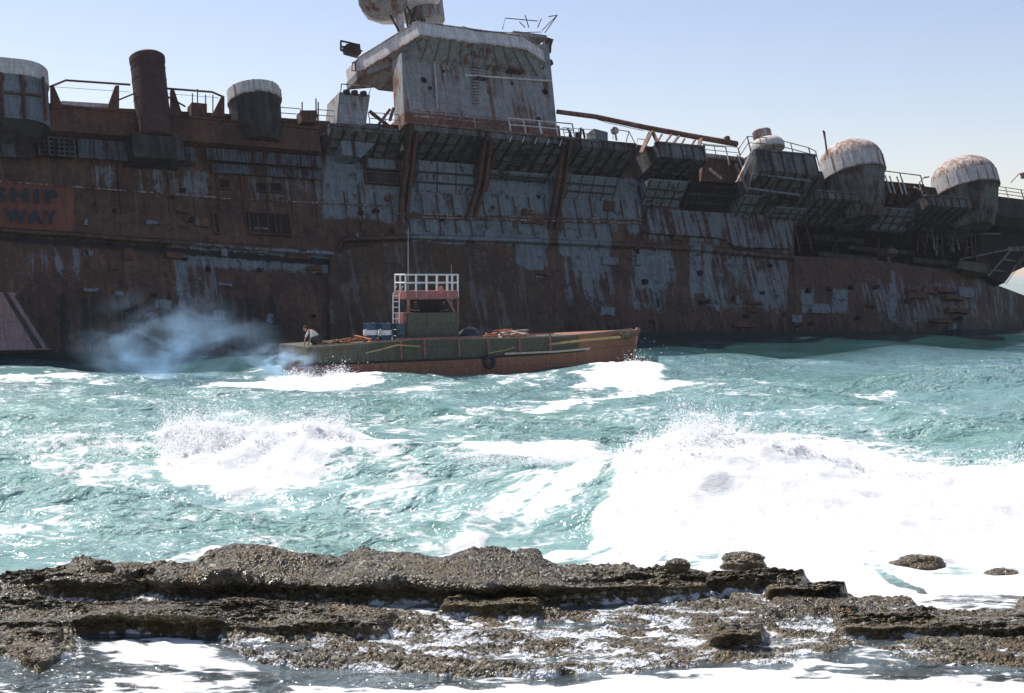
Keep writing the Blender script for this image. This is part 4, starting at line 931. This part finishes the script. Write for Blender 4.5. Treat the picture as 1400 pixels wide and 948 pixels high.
FO = [  # foam and sun-glitter patches: px, py, rx, ry, strength, slope (px based on the flat sea plane)
    (650, 705, 200, 50, .46, -.1), (230, 715, 300, 42, .38, 0), (760, 680, 90, 40, .55, -.3), (120, 600, 160, 22, .40, 0), (1150, 575, 200, 18, .34, 0), (345, 628, 124, 24, 1.5, 0.0), (262, 630, 46, 20, 1.25, 0), (440, 628, 46, 16, 1.2, 0), (400, 648, 60, 10, .75, -.1), (260, 644, 50, 9, .7, .2), (505, 636, 50, 10, .7, .1), (330, 655, 90, 8, .5, 0), (450, 628, 50, 16, 1.0, 0), (560, 632, 90, 7, .5, 0), (740, 636, 110, 12, 1.0, 0), (620, 625, 50, 8, .7, 0),
    (120, 628, 110, 24, .55, 0), (170, 655, 90, 14, .5, .1), (520, 660, 60, 30, .55, 0), (60, 640, 120, 10, .3, 0), (330, 672, 110, 20, .5, 0), (480, 585, 60, 6, .65, 0), (430, 592, 110, 5, .5, 0), (620, 573, 70, 6, .6, -.05),
    (640, 521, 180, 4, .55, -.12), (845, 512, 60, 10, 1.15, -.1), (890, 522, 60, 6, .95, .05), (800, 548, 90, 6, .8, -.12), (690, 556, 80, 5, .55, -.05), (860, 540, 60, 6, .8, -.25),
    (330, 524, 120, 7, 1.1, -.03), (430, 520, 70, 9, 1.2, 0), (60, 516, 70, 4, .9, 0), (120, 525, 180, 3, .7, 0), (470, 515, 60, 5, .9, 0),
    (1200, 540, 55, 5, .62, .05), (1235, 562, 40, 7, .75, 0), (1100, 556, 90, 4, .4, 0), (1000, 520, 90, 4, .45, 0), (1180, 610, 110, 30, .42, .1),
    (50, 682, 60, 6, .75, -.05), (95, 690, 60, 6, .5, 0), (70, 715, 50, 6, .6, 0), (30, 735, 60, 5, .7, -.1), (130, 705, 40, 6, .5, 0), (220, 705, 50, 7, .5, -.4), (250, 760, 80, 7, .7, -.25), (180, 770, 60, 6, .4, -.2),
    (370, 740, 60, 8, .55, -.2), (420, 758, 80, 10, .7, 0), (500, 690, 70, 30, .38, -.4), (620, 735, 60, 12, .8, -.3), (690, 705, 80, 12, .75, -.3), (800, 690, 90, 14, .85, -.3), (760, 738, 110, 5, .95, -.05), (870, 715, 80, 12, 1.1, -.3),
    (740, 770, 200, 5, .9, 0), (860, 760, 60, 30, .8, 0), (560, 770, 60, 12, .6, 0), (640, 660, 90, 14, .42, -.2), (800, 655, 60, 10, .5, 0),
    (1100, 680, 250, 80, 1.15, 0), (930, 700, 90, 60, 1.0, 0), (1350, 710, 240, 80, 1.15, 0), (1150, 790, 260, 50, .98, .05), (1380, 800, 160, 30, .95, 0), (1230, 453, 60, 2, .9, 0), (1050, 462, 120, 1.5, .6, 0), (1000, 760, 90, 30, 1.2, 0), (1600, 750, 250, 90, 1.5, 0),
    (1230, 795, 24, 7, -1.0, .4), (1060, 800, 70, 9, -.35, .1), (1180, 768, 60, 7, -.25, .2), (1340, 775, 70, 8, -.35, -.1), (960, 735, 40, 12, -.2, -.5), (960, 770, 30, 8, -.6, -.3), (1300, 822, 60, 8, -.3, 0), (1370, 780, 26, 8, -.5, 0),
    # on the reef
    (700, 1000, 1300, 52, 1.1, 0), (240, 912, 120, 36, .85, .1), (60, 905, 60, 10, .8, 0), (540, 855, 36, 7, 1.1, 0), (500, 858, 60, 6, .6, 0), (690, 856, 55, 8, 1.3, 0), (905, 897, 62, 10, 1.3, .03), (780, 878, 240, 7, .55, 0), (940, 872, 130, 8, .8, 0),
    (1080, 852, 120, 7, .9, 0), (1190, 858, 60, 8, .5, 0), (1060, 795, 24, 6, 1.2, 0), (1090, 880, 90, 14, .6, .5), (1130, 905, 120, 8, .5, .2), (620, 900, 240, 14, .42, 0), (1300, 905, 160, 12, .4, 0), (1330, 850, 120, 6, .6, 0), (1050, 938, 160, 10, .8, 0),
    (900, 835, 120, 4, .4, 0), (560, 833, 70, 4, .7, 0), (130, 823, 100, 8, -.3, 0)]
def foam_at(x, y):
    px, py = PXY(x, y); f = np.zeros(x.shape); neg = np.zeros(x.shape)
    rf = 1 - sstep(27, 29, y); wx = px + (26 + 120 * rf) * (fbm(x * .5, y * .5, 4) - .5); wy = py + (14 + 60 * rf) * (fbm(x * .6 + 9, y * .8, 4, .6) - .5)
    for cx, cy, rx, ry, s, sl in FO:
        d = ((wx - cx) / rx) ** 2 + ((wy - cy - sl * (wx - cx)) / ry) ** 2
        g = s * np.clip(1.35 - d * .75, 0, 1)
        if s > 0: f = np.maximum(f, g)
        else: neg = np.minimum(neg, g)
    # far whitecaps
    f = np.maximum(f, 0.52 * sstep(.60, .75, fbm(x * .05, y * .016, 4)) * sstep(140, 220, y))
    f = np.maximum(f, 0.12 + 0.34 * sstep(.42, .66, fbm(x * .16, y * .34, 4)) * (1 - sstep(70, 130, y)))
    return f + neg
D = [15.0]
while D[-1] < 9000:
    d = D[-1]; st = d * d * .8 / 12000
    if 34 < d < 115: st = min(st, .16)
    D.append(d + max(.045, st if d < 300 else d * .04))
D = np.array(D); U = np.linspace(-.50, .50, 1000)
Yg, Ug = np.meshgrid(D, U, indexing='ij'); Xg = Ug * (Yg + 4)
Zg = sea_h(Xg, Yg); Fg = foam_at(Xg, Yg)
_px, _py = PXY(Xg, Yg)
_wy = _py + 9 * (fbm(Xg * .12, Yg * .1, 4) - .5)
SHDg = sstep(840, 900, _px + 60 * (fbm(Xg * .1, Yg * .1, 3) - .5)) * (1 - sstep(483, 492, _wy - .014 * (1100 - _px))) * sstep(430, 446, _py) * sstep(60, 90, Yg)  # mask for the ship's shade and dark reflection, painted into the water
SHDg = np.maximum(SHDg, (1 - sstep(500, 508, _wy)) * sstep(430, 446, _py) * sstep(60, 80, Yg) * .8 * (_px < 900))
Fg = Fg * (1 - .6 * SHDg)
# foam lifts and lumps the surface
lump = fbm(Xg * 1.6, Yg * 1.6, 5, .55) - .5
near = 1 - sstep(120, 200, Yg)
Zg = Zg + np.clip(Fg - .55, 0, 1) * (.10 + lump * .20 + .30 * (fbm(Xg * .55, Yg * .55, 4) - .5)) * near * sstep(27, 31, Yg) + np.clip(Fg - .5, 0, 1) * lump * .12 * (1 - sstep(27, 31, Yg))
Zg = np.where(Yg > 300, Zg * .6, Zg)

def water_mat():
    m = NT('sea_water'); c = m.coord(); fa = m.attr('foam')  # foam attribute: foam and painted sun glitter
    nA = m.noise(m.coord((.75, 1.15, 1.0)), 1.1, 9, .62, .6)
    nB = m.noise(m.coord((1.3, 2.6, 1.5)), 2.4, 7, .65, .4)
    v = m.n('ShaderNodeTexVoronoi', feature='DISTANCE_TO_EDGE'); mixv = m.n('ShaderNodeMixRGB')
    nv = m.n('ShaderNodeTexNoise'); cc = m.coord((1, 1.7, 1)); m.l(cc, nv.inputs['Vector']); nv.inputs['Scale'].default_value = 1.0; nv.inputs['Detail'].default_value = 4
    mixv.inputs[0].default_value = .35; m.l(cc, mixv.inputs[1]); m.l(nv.outputs['Color'], mixv.inputs[2]); m.l(mixv.outputs[0], v.inputs['Vector']); v.inputs['Scale'].default_value = 2.0
    lace = m.mr(v.outputs['Distance'], .16, .0)
    s = m.math('ADD', fa, m.math('MULTIPLY', m.math('SUBTRACT', nA, .5), 1.5))
    s = m.math('ADD', s, m.math('MULTIPLY', m.math('SUBTRACT', nB, .5), .8))
    s = m.math('ADD', s, m.math('MULTIPLY', lace, m.math('MULTIPLY', fa, .35)))
    nC = m.noise(m.coord((1.0, 2.2, 1.6)), 6.5, 3, .6, .3)
    fl = m.math('MULTIPLY', m.mr(nC, .64, .72), m.mr(m.math('ADD', nA, m.math('MULTIPLY', fa, .8)), .60, .78))  # white flecks: foam specks, also painted sun sparkle
    fm = m.math('MAXIMUM', m.mr(s, .54, .84), fl)
    b1 = m.noise(m.coord((1, 1.4, 1)), 1.1, 3, .5, .5); b2 = m.noise(m.coord((1.0, 1.5, 1)), 3.6, 3, .5, .5); b3 = m.noise(c, 11, 2, .5)
    h = m.math('ADD', m.math('MULTIPLY', b1, 1.0), m.math('ADD', m.math('MULTIPLY', b2, .36), m.math('MULTIPLY', b3, .07)))
    nb = m.bump(h, 1.0, .58); m.l(m.math('MULTIPLY', m.mr(m.attr('ship_shade'), 0, 1, 1.0, .22), m.mr(m.noise(c, .16, 3, .6, .6), .36, .62, .35, 1.0)), nb.node.inputs['Strength'])
    sep = m.n('ShaderNodeSeparateXYZ'); g = m.n('ShaderNodeNewGeometry'); m.l(g.outputs['Position'], sep.inputs[0])
    far = m.mr(sep.outputs['Y'], 45, 110); reef = m.mr(sep.outputs['Y'], 27.5, 29.5)
    col = m.mix(far, (0.155, 0.285, 0.245), (0.105, 0.205, 0.208))
    col = m.mix(m.mr(m.noise(c, .09, 4, .6), .35, .65), col, m.mix(far, (0.19, 0.31, 0.305), (0.12, 0.22, 0.238)))
    col = m.mix(m.math('MULTIPLY', m.mr(s, .2, .6), .38), col, (0.36, 0.50, 0.49))
    col = m.mix(m.attr('ship_shade'), col, (0.012, 0.042, 0.042))  # ship's shade mixed into the water colour
    col = m.mix(reef, m.mix(m.mr(nA, .4, .6), (0.05, 0.062, 0.06), (0.11, 0.14, 0.15)), col)
    m.l(col, m.b.inputs['Base Color']); m.b.inputs['Roughness'].default_value = .10; m.b.inputs['IOR'].default_value = 1.33
    m.l(nb, m.b.inputs['Normal'])
    fo = m.n('ShaderNodeBsdfPrincipled'); fo.inputs['Base Color'].default_value = (.88, .88, .88, 1); fo.inputs['Roughness'].default_value = .7; fo.inputs['Specular IOR Level'].default_value = .2
    fo.inputs['Subsurface Weight'].default_value = 0
    m.l(m.bump(m.math('ADD', nB, m.math('MULTIPLY', nA, .7)), .4, .10), fo.inputs['Normal'])
    tl = m.n('ShaderNodeBsdfTranslucent'); tl.inputs[0].default_value = (.8, .86, .88, 1); fx = m.n('ShaderNodeMixShader'); fx.inputs[0].default_value = .25; m.l(fo.outputs[0], fx.inputs[1]); m.l(tl.outputs[0], fx.inputs[2])
    mx = m.n('ShaderNodeMixShader'); m.l(fm, mx.inputs[0]); m.l(m.b.outputs[0], mx.inputs[1]); m.l(fx.outputs[0], mx.inputs[2]); m.l(mx.outputs[0], m.out.inputs[0])
    return m.m
sea = grid_mesh('sea', Xg, Yg, Zg, water_mat(), dict(foam=Fg, ship_shade=SHDg)); tag(sea, 'turquoise choppy sea streaked with white foam', 'sea', kind='structure')  # foam holds both foam and painted sun glitter

# ================================================================== REEF
gx = np.arange(-17, 20.01, .026); gy = np.arange(19.5, 30.2, .024)
RY, RX = np.meshgrid(gy, gx, indexing='ij')
def reef_h(x, y):
    wob = (fbm(x * .9, y * .9, 3) - .5); px = 700 + F * x / y + 42 * wob; yw = y + .5 * (fbm(x * 1.7 + 3, y * .8, 3) - .5)
    yy = lambda py, z: (6 - z) * F / (py - 376)
    # low shelf
    edge = np.interp(px, [-300, 0, 60, 130, 175, 290, 330, 480, 600, 800, 900, 1000, 1100, 1200, 1300, 1400, 1700], [905, 905, 925, 893, 872, 872, 905, 920, 925, 925, 918, 915, 925, 928, 925, 925, 920])
    de = 5.85 * F / (edge - 376)
    back = np.interp(px, [-300, 950, 1100, 1250, 1400, 1700], [27.5, 27.6, 27.0, 25.6, 24.6, 24.2])
    base = .145 + .20 * (fbm(x * .55, y * 1.3, 4) - .47) * 2 - .14 * (sstep(-.9, -.45, yw - np.interp(px, [-300, 0, 170, 215, 450, 640, 770, 950], [26.6, 26.6, 26.5, 26.9, 26.3, 26.1, 26.2, 26.6]))) * (px < 1000)
    h = -.4 + (base + .4) * sstep(-.25, .25, yw - de) * (1 - sstep(-.3, .5, yw - back))
    # gentle left rise
    l = np.interp(px, [-300, 0, 120, 300, 420, 560, 620], [.14, .14, .12, .14, .16, .10, 0]) * sstep(23.2, 24.4, yw) * (1 - sstep(25.6, 26.2, yw))
    h = np.maximum(h, h + l)
    # front left ledge with hollow below
    lipD = np.interp(px, [100, 130, 290, 320], [24.0, 23.9, 23.85, 24.0]); lm = sstep(95, 135, px) * (1 - sstep(285, 325, px))
    face = sstep(-.10, .08, yw - lipD)
    h = np.where(lm > .02, h * (1 - lm) + lm * ((.02 + .0 * x) * (1 - face) + face * np.maximum(.14, .56 - .19 * (yw - lipD))), h)
    h = np.where((yw > lipD + 1.8) & (lm > .02), np.minimum(h, .42), h)
    # main back ridge
    lipD = np.interp(px, [-300, 0, 60, 170, 215, 250, 420, 450, 620, 640, 770, 870, 950, 985], [26.6, 26.6, 26.5, 26.5, 26.9, 26.4, 26.4, 26.3, 26.3, 26.1, 26.2, 26.5, 26.6, 27.0])
    zl = np.interp(px, [-300, 0, 45, 75, 160, 200, 250, 330, 420, 450, 520, 620, 640, 740, 775, 860, 950, 1000], [.3, .32, .42, .66, .62, .36, .74, .80, .50, .64, .80, .68, .60, .68, .52, .5, .44, 0])
    zb = np.interp(px, [-300, 0, 60, 100, 118, 140, 160, 180, 215, 250, 278, 290, 330, 390, 430, 455, 500, 540, 600, 650, 690, 730, 770, 860, 900, 940, 975, 1000], [.0, .15, .34, .44, .58, .6, .50, .52, .5, .48, .56, .72, .84, .80, .64, .56, .82, .76, .72, .84, .82, .74, .56, .56, .5, .42, .2, 0])
    t = np.clip((yw - lipD) / 1.4, 0, 1); top = zl * (1 - t) + zb * t + .13 * (fbm(x * .9, y * 1.1, 4) - .5) * 2 + .10 * (fbm(x * .45 + 4, y * .7, 2) - .5) * 2
    rk = top * sstep(-.22, .10, yw - lipD) ** .6 * (1 - sstep(28.0, 28.9, yw)) - .5 * sstep(28.0, 29.2, yw)
    step = .10 * sstep(-.12, .18, (yw - lipD) - (.55 + .5 * (fbm(x * .8, x * 0 + 3.3, 2) - .3))) * (px > 0)
    h = np.where((yw > lipD - .2) & (px < 1000), np.maximum(rk + (step - .08) * (rk > .2), np.where(yw > 27.2, -.5, h)), h)
    # right ledges
    for x0, x1, d0, d1, z in ((955, 1110, 27.0, 27.9, .40), (1045, 1180, 26.35, 27.1, .36), (1050, 1270, 25.4, 26.2, .22), (960, 1060, 22.95, 23.7, .42), (1150, 1420, 23.5, 24.6, .34), (1240, 1500, 24.6, 25.2, .26), (600, 760, 25.1, 25.9, .34), (300, 560, 23.6, 24.9, .30), (-100, 110, 22.2, 24.6, .26), (1390, 2400, 23.5, 26, .4), (-300, -20, 22, 26, .5)):
        mk = sstep(x0 - 14, x0 + 10, px) * (1 - sstep(x1 - 30, x1 + 14, px)) * sstep(d0 - .06, d0 + .1, yw) * (1 - sstep(d1, d1 + .5, yw))
        h = np.maximum(h, -.4 + (z + .4) * mk * (.85 + .3 * fbm(x * 1.2, y * 2, 3)))
    return h
RH = reef_h(RX, RY)
c1, id1 = cell(RX / .085, RY / .10); c2, id2 = cell(RX / .19 + 7, RY / .22 + 3)
RH = RH + (.55 + .9 * sstep(.4, .6, fbm(RX * .8, RY * 1.2, 3))) * (.026 * (1 - np.clip(c1 / .7, 0, 1) ** 2) * (.3 + 1.2 * id1) + .045 * (1 - np.clip(c2 / .75, 0, 1) ** 2) * (id2 - .35)) * sstep(-.3, 0, RH)
RH = RH + .05 * (fbm(RX * 5, RY * 5, 3) - .5)
# overhang the lips: shift high points towards the camera
GY, GX = np.gradient(RH, .024, .026)
ov = sstep(.25, .55, RH) * .5 * (.8 + .4 * fbm(RX * .5, RY * .2, 2))
RYs = RY - ov
def rock_mat(name='reef_rock', sc_=1.0, film=False):
    m = NT(name); c = m.coord(); n1 = m.noise(c, 1.1 * sc_, 5, .6); n2 = m.noise(c, 9 * sc_, 5, .65)
    v = m.n('ShaderNodeTexVoronoi'); m.l(c, v.inputs['Vector']); v.inputs['Scale'].default_value = 15 * sc_
    vb = m.n('ShaderNodeTexVoronoi'); m.l(c, vb.inputs['Vector']); vb.inputs['Scale'].default_value = 34 * sc_
    sepc = m.n('ShaderNodeSeparateColor'); m.l(v.outputs['Color'], sepc.inputs[0])
    col = m.ramp(sepc.outputs[0], [(0.0, (.018, .013, .005)), (.45, (.068, .050, .020)), (.9, (.125, .100, .046)), (1.0, (.34, .32, .26))])
    col = m.mix(m.mr(n1, .45, .62), col, m.ramp(n2, [(.35, (.035, .024, .009)), (.6, (.12, .078, .026)), (.8, (.15, .12, .04))]))
    col = m.mix(m.mr(n2, .6, .72), col, (.035, .028, .02))
    if film:
        g = m.n('ShaderNodeNewGeometry'); sp = m.n('ShaderNodeSeparateXYZ'); m.l(g.outputs['Position'], sp.inputs[0])
        ff = m.noise(m.coord((.8, 1.7, 1)), 1.6, 8, .72, .8)
        fz = m.math('ADD', m.mr(sp.outputs['Z'], .34, .13, 0, .30), ff)
        col = m.mix(m.math('MULTIPLY', m.mr(fz, .77, .86), m.mr(sp.outputs['Z'], .38, .3)), col, (.72, .75, .78))
        big = m.noise(c, .45, 3, .5); col = m.mix(m.math('MULTIPLY', m.mr(big, .5, .62), .5), col, m.mix(.5, col, (.03, .03, .028)))
    m.l(col, m.b.inputs['Base Color']); m.l(m.mr(n2, .35, .65, .5, .16), m.b.inputs['Roughness']); m.b.inputs['Specular IOR Level'].default_value = .55
    h = m.math('ADD', m.math('MULTIPLY', v.outputs['Distance'], -1.0), m.math('MULTIPLY', vb.outputs['Distance'], -.5))
    m.l(m.bump(m.math('ADD', h, m.math('MULTIPLY', n2, .8)), .9, .05), m.b.inputs['Normal']); return m.m
ROCK = rock_mat(); REEF = rock_mat('wet_reef', film=True)
reef = grid_mesh('reef', RX, RYs, RH, REEF, smooth=False); tag(reef, 'dark wet barnacled rock reef in the foreground with foam pools', 'reef', kind='structure')
def boulder(px, py, w_px, h_px, Dd, label, seed, squash=.7):
    s = w_px / 2 * Dd / F; h = h_px * Dd / F; n = 64; m_ = 40; vs = []; fs = []
    z0 = 6 - (py + h_px / 2 - 376) * Dd / F; x0 = (px - 700) * Dd / F
    th = np.linspace(0, 2 * math.pi, n, endpoint=False); ph = np.linspace(-1.2, math.pi / 2, m_)
    TH, PH = np.meshgrid(th, ph); ux, uy, uz = np.cos(TH) * np.cos(PH), np.sin(TH) * np.cos(PH), np.sin(PH)
    r = 1 + .55 * (fbm(ux * 1.3 + seed, uy * 1.3 + uz * 1.7 + seed, 4) - .5) + .10 * (fbm(ux * 9 + seed, uy * 9 + uz * 9, 3) - .5)
    X, Y, Z = ux * r * s, uy * r * s * .8, np.sign(uz) * np.abs(uz) ** .8 * r * h
    b = MB(); b.v = [tuple(q) for q in np.stack([X, Y, Z], -1).reshape(-1, 3)]
    for j in range(m_ - 1):
        for k in range(n): b.f.append((j * n + k, j * n + (k + 1) % n, (j + 1) * n + (k + 1) % n, (j + 1) * n + k))
    o = b.build('boulder', ROCK, smooth=True); o.location = (x0, Dd, z0 - h * .05); tag(o, label, 'rock', 'boulders on the reef'); return o
boulder(926, 769, 34, 12, 27.3, 'small rounded brown boulder at the right end of the main ridge', 1)
boulder(1016, 762, 64, 14, 28.6, 'low wet boulder under the splash right of the ridge', 2)
boulder(718, 759, 60, 18, 27.9, 'olive weed-covered rounded rock on the ridge crest', 3)
boulder(138, 773, 38, 16, 27.0, 'pale grey rounded rock on the left part of the ridge', 4)
boulder(1256, 766, 74, 16, 30.5, 'half-submerged dark rock awash in the white surf', 5)
boulder(1372, 784, 60, 14, 29.6, 'rock just breaking the foam near the right edge', 6)

# ================================================================== SPRAY
def spray():
    pts = []; rad = []
    r = np.random.default_rng(3)
    def emit(n, px, Dd, hscale, spread_x, spread_y, size=(.006, .022), drift=0.0):
        xx = (px - 700) * Dd / F + r.normal(0, spread_x, n); yy = Dd + r.normal(0, spread_y, n)
        hh = r.exponential(hscale, n); base = sea_h(xx, yy)
        pts.append(np.stack([xx + drift * hh + r.normal(0, .05, n), yy, base + hh], -1)); rad.append(r.uniform(*size, n) * np.exp(-hh * .3) * (1 + 1.2 * (r.uniform(0, 1, n) > .94)))
    for k in range(46):        # left breaker, clumped jets along the crest
        px = r.uniform(228, 480); emit(380, px, r.uniform(45.8, 47.8), r.uniform(.08, .34), r.uniform(.1, .5), .3, drift=r.uniform(-.3, .5))
    emit(1500, 245, 47, .42, .35, .3, drift=-.1); emit(1500, 448, 46.6, .42, .35, .3, drift=.5)
    for k in range(90):        # torn sheets and streaks
        L_ = k < 40; px = r.uniform(232, 478) if L_ else r.uniform(850, 1400); Dd = r.uniform(45.8, 47.5) if L_ else r.uniform(37, 39); n = 170; x0 = (px - 700) * Dd / F; t = r.uniform(0, 1, n) ** 1.5
        z0 = sea_h(np.array([x0]), np.array([Dd]))[0]; L = r.uniform(.3, .95); a = r.normal(.9, .5)
        pts.append(np.stack([x0 + t * L * math.cos(a) * .8 + r.normal(0, .025 + .05 * t, n), Dd + r.normal(0, .06, n), z0 + t * L * abs(math.sin(a)) + r.normal(0, .02 + .03 * t, n)], -1)); rad.append(r.uniform(.006, .03, n) * (1 - .5 * t))
    for k in range(70):        # right breaker
        px = r.uniform(840, 1420); emit(260, px, r.uniform(36.5, 39.3), r.uniform(.06, .26), r.uniform(.15, .7), .35, drift=r.uniform(-.4, .3))
    emit(1200, 950, 38, .40, .25, .3, drift=-.5); emit(900, 960, 38, .28, .6, .3)
    for k in range(60):        # long thrown streaks behind the crest
        px = r.uniform(1080, 1240); Dd = 38.5 + r.uniform(0, 2.5); n = 90; x0 = (px - 700) * Dd / F; t = r.uniform(0, 1, n)
        z0 = sea_h(np.array([x0]), np.array([Dd]))[0]; L = r.uniform(.4, 1.0)
        pts.append(np.stack([x0 + t * L * .75 + r.normal(0, .03, n), Dd + t * .3 + r.normal(0, .05, n), z0 + .05 + t * L * .55 + r.normal(0, .03, n)], -1)); rad.append(r.uniform(.006, .02, n))
    for k in range(24): emit(300, r.uniform(640, 860), r.uniform(43.5, 45), .12, .4, .2)
    for k in range(14): emit(160, r.uniform(0, 225), r.uniform(46, 47.5), .10, .5, .2)
    for k in range(12): emit(350, r.uniform(860, 890), r.uniform(94, 97), .18, .3, .3, (.015, .04))
    for k in range(16): emit(300, r.uniform(395, 470), r.uniform(85, 88), .18, .4, .4, (.015, .04))
    for px, Dd in ((1020, 28.9), (1256, 30.9), (1372, 30.0)):   # splashes over the rocks
        for k in range(18):
            n = 110; t = r.uniform(0, 1, n); x0 = (px - 700) * Dd / F + r.uniform(-.45, .45); L = r.uniform(.25, .6)
            pts.append(np.stack([x0 + t * L * .8 + r.normal(0, .02, n), Dd + r.normal(0, .15, n), .3 + t * L * .9 + r.normal(0, .02, n)], -1)); rad.append(r.uniform(.004, .011, n))
    Pn = np.concatenate(pts); Rn = np.concatenate(rad); n = len(Pn)
    o8 = np.array([(1, 0, 0), (-1, 0, 0), (0, 1, 0), (0, -1, 0), (0, 0, 1), (0, 0, -1)], float)
    tr = np.array([(0, 2, 4), (2, 1, 4), (1, 3, 4), (3, 0, 4), (2, 0, 5), (1, 2, 5), (3, 1, 5), (0, 3, 5)])
    V = (Pn[:, None, :] + Rn[:, None, None] * o8[None]).reshape(-1); Fc = (np.arange(n)[:, None, None] * 6 + tr[None]).reshape(-1)
    me = bpy.data.meshes.new('sea_spray'); me.vertices.add(n * 6); me.vertices.foreach_set('co', V.astype(np.float32))
    me.loops.add(len(Fc)); me.loops.foreach_set('vertex_index', Fc.astype(np.int32)); me.polygons.add(len(Fc) // 3)
    me.polygons.foreach_set('loop_start', (np.arange(len(Fc) // 3) * 3).astype(np.int32)); me.polygons.foreach_set('use_smooth', np.ones(len(Fc) // 3, bool)); me.update(calc_edges=True)
    mt = NT('spray_white'); mt.b.inputs['Base Color'].default_value = (.95, .95, .96, 1); mt.b.inputs['Roughness'].default_value = .4; mt_t = mt.n('ShaderNodeBsdfTranslucent'); mt_t.inputs[0].default_value = (.95, .96, .97, 1); mt_x = mt.n('ShaderNodeMixShader'); mt_x.inputs[0].default_value = .5; mt.l(mt.b.outputs[0], mt_x.inputs[1]); mt.l(mt_t.outputs[0], mt_x.inputs[2]); mt_p = mt.n('ShaderNodeBsdfTransparent'); mt_y = mt.n('ShaderNodeMixShader'); mt_y.inputs[0].default_value = .5; mt.l(mt_x.outputs[0], mt_y.inputs[1]); mt.l(mt_p.outputs[0], mt_y.inputs[2]); mt.l(mt_y.outputs[0], mt.out.inputs[0]); me.materials.append(mt.m)
    o = bpy.data.objects.new('sea_spray', me); COL.objects.link(o); tag(o, 'white spray droplets thrown up by the breaking waves', 'spray', kind='stuff')
spray()

# ================================================================== SMOKE
def smoke(name, label, px, py, Dd, rx, ry, rz, dens, col, sc_, an=.35):
    b = MB(); n = 24; prof = [(math.cos(a), math.sin(a)) for a in np.linspace(-1.5, 1.5, 13)]
    b.lathe((0, 0, 0), prof, n); m = NT(name); m.t.nodes.remove(m.b)
    vol = m.n('ShaderNodeVolumePrincipled'); vol.inputs['Color'].default_value = (*col, 1); vol.inputs['Anisotropy'].default_value = an
    c = m.coord(); ln = m.n('ShaderNodeVectorMath', operation='LENGTH'); m.l(c, ln.inputs[0])
    edge = m.mr(ln.outputs['Value'], 1.0, .15)
    nz = m.noise(m.coord((1.5 * sc_, 1.5 * sc_, 1.5 * sc_)), 1.4, 4, .6, .5)
    d = m.math('MULTIPLY', m.math('MULTIPLY', m.mr(nz, .46, .68), edge), dens); m.l(d, vol.inputs['Density']); m.l(vol.outputs[0], m.out.inputs['Volume'])
    o = b.build(name, m.m); o.location = ((px - 700) * Dd / F, Dd, 6 - (py - 376) * Dd / F); o.scale = (rx, ry, rz); tag(o, label, 'smoke', kind='stuff'); return o
smoke('smoke', 'thin blue exhaust smoke drifting astern along the water', 235, 474, 87, 7.2, 2.0, 3.9, .85, (.50, .74, 1.0), .9)
smoke('smoke', 'denser pale blue exhaust puff at the stern of the workboat', 384, 496, 83.5, 2.6, 1.2, 1.4, 1.7, (.55, .78, 1.0), 1.2)
def mist(px, py, Dd, rx, ry, rz, dens):
    smoke('sea_mist', 'fine white mist blown off the breaking crest', px, py, Dd, rx, ry, rz, dens, (1, 1, 1), 1.1, 0.0); o = bpy.context.scene.collection.objects[-1]; o['category'] = 'mist'; o['label'] = 'fine white mist blown off the %s breaking crest' % ('left' if px < 480 else 'right')
mist(345, 585, 46.8, 3.6, .7, .9, .8); mist(1010, 620, 38.3, 4.4, .9, .95, .9)

# ================================================================== HAZE
b = MB(); b.box(-700, 700, -20, 1400, -3.2, 62)
hm = NT('haze'); hm.t.nodes.remove(hm.b); hv = hm.n('ShaderNodeVolumePrincipled'); hv.inputs['Color'].default_value = (.86, .90, 1, 1); hv.inputs['Density'].default_value = .00009; hv.inputs['Anisotropy'].default_value = .2
hm.l(hv.outputs[0], hm.out.inputs['Volume']); hz = b.build('haze', hm.m); tag(hz, 'thin salt haze hanging over the sea', 'haze', kind='stuff')
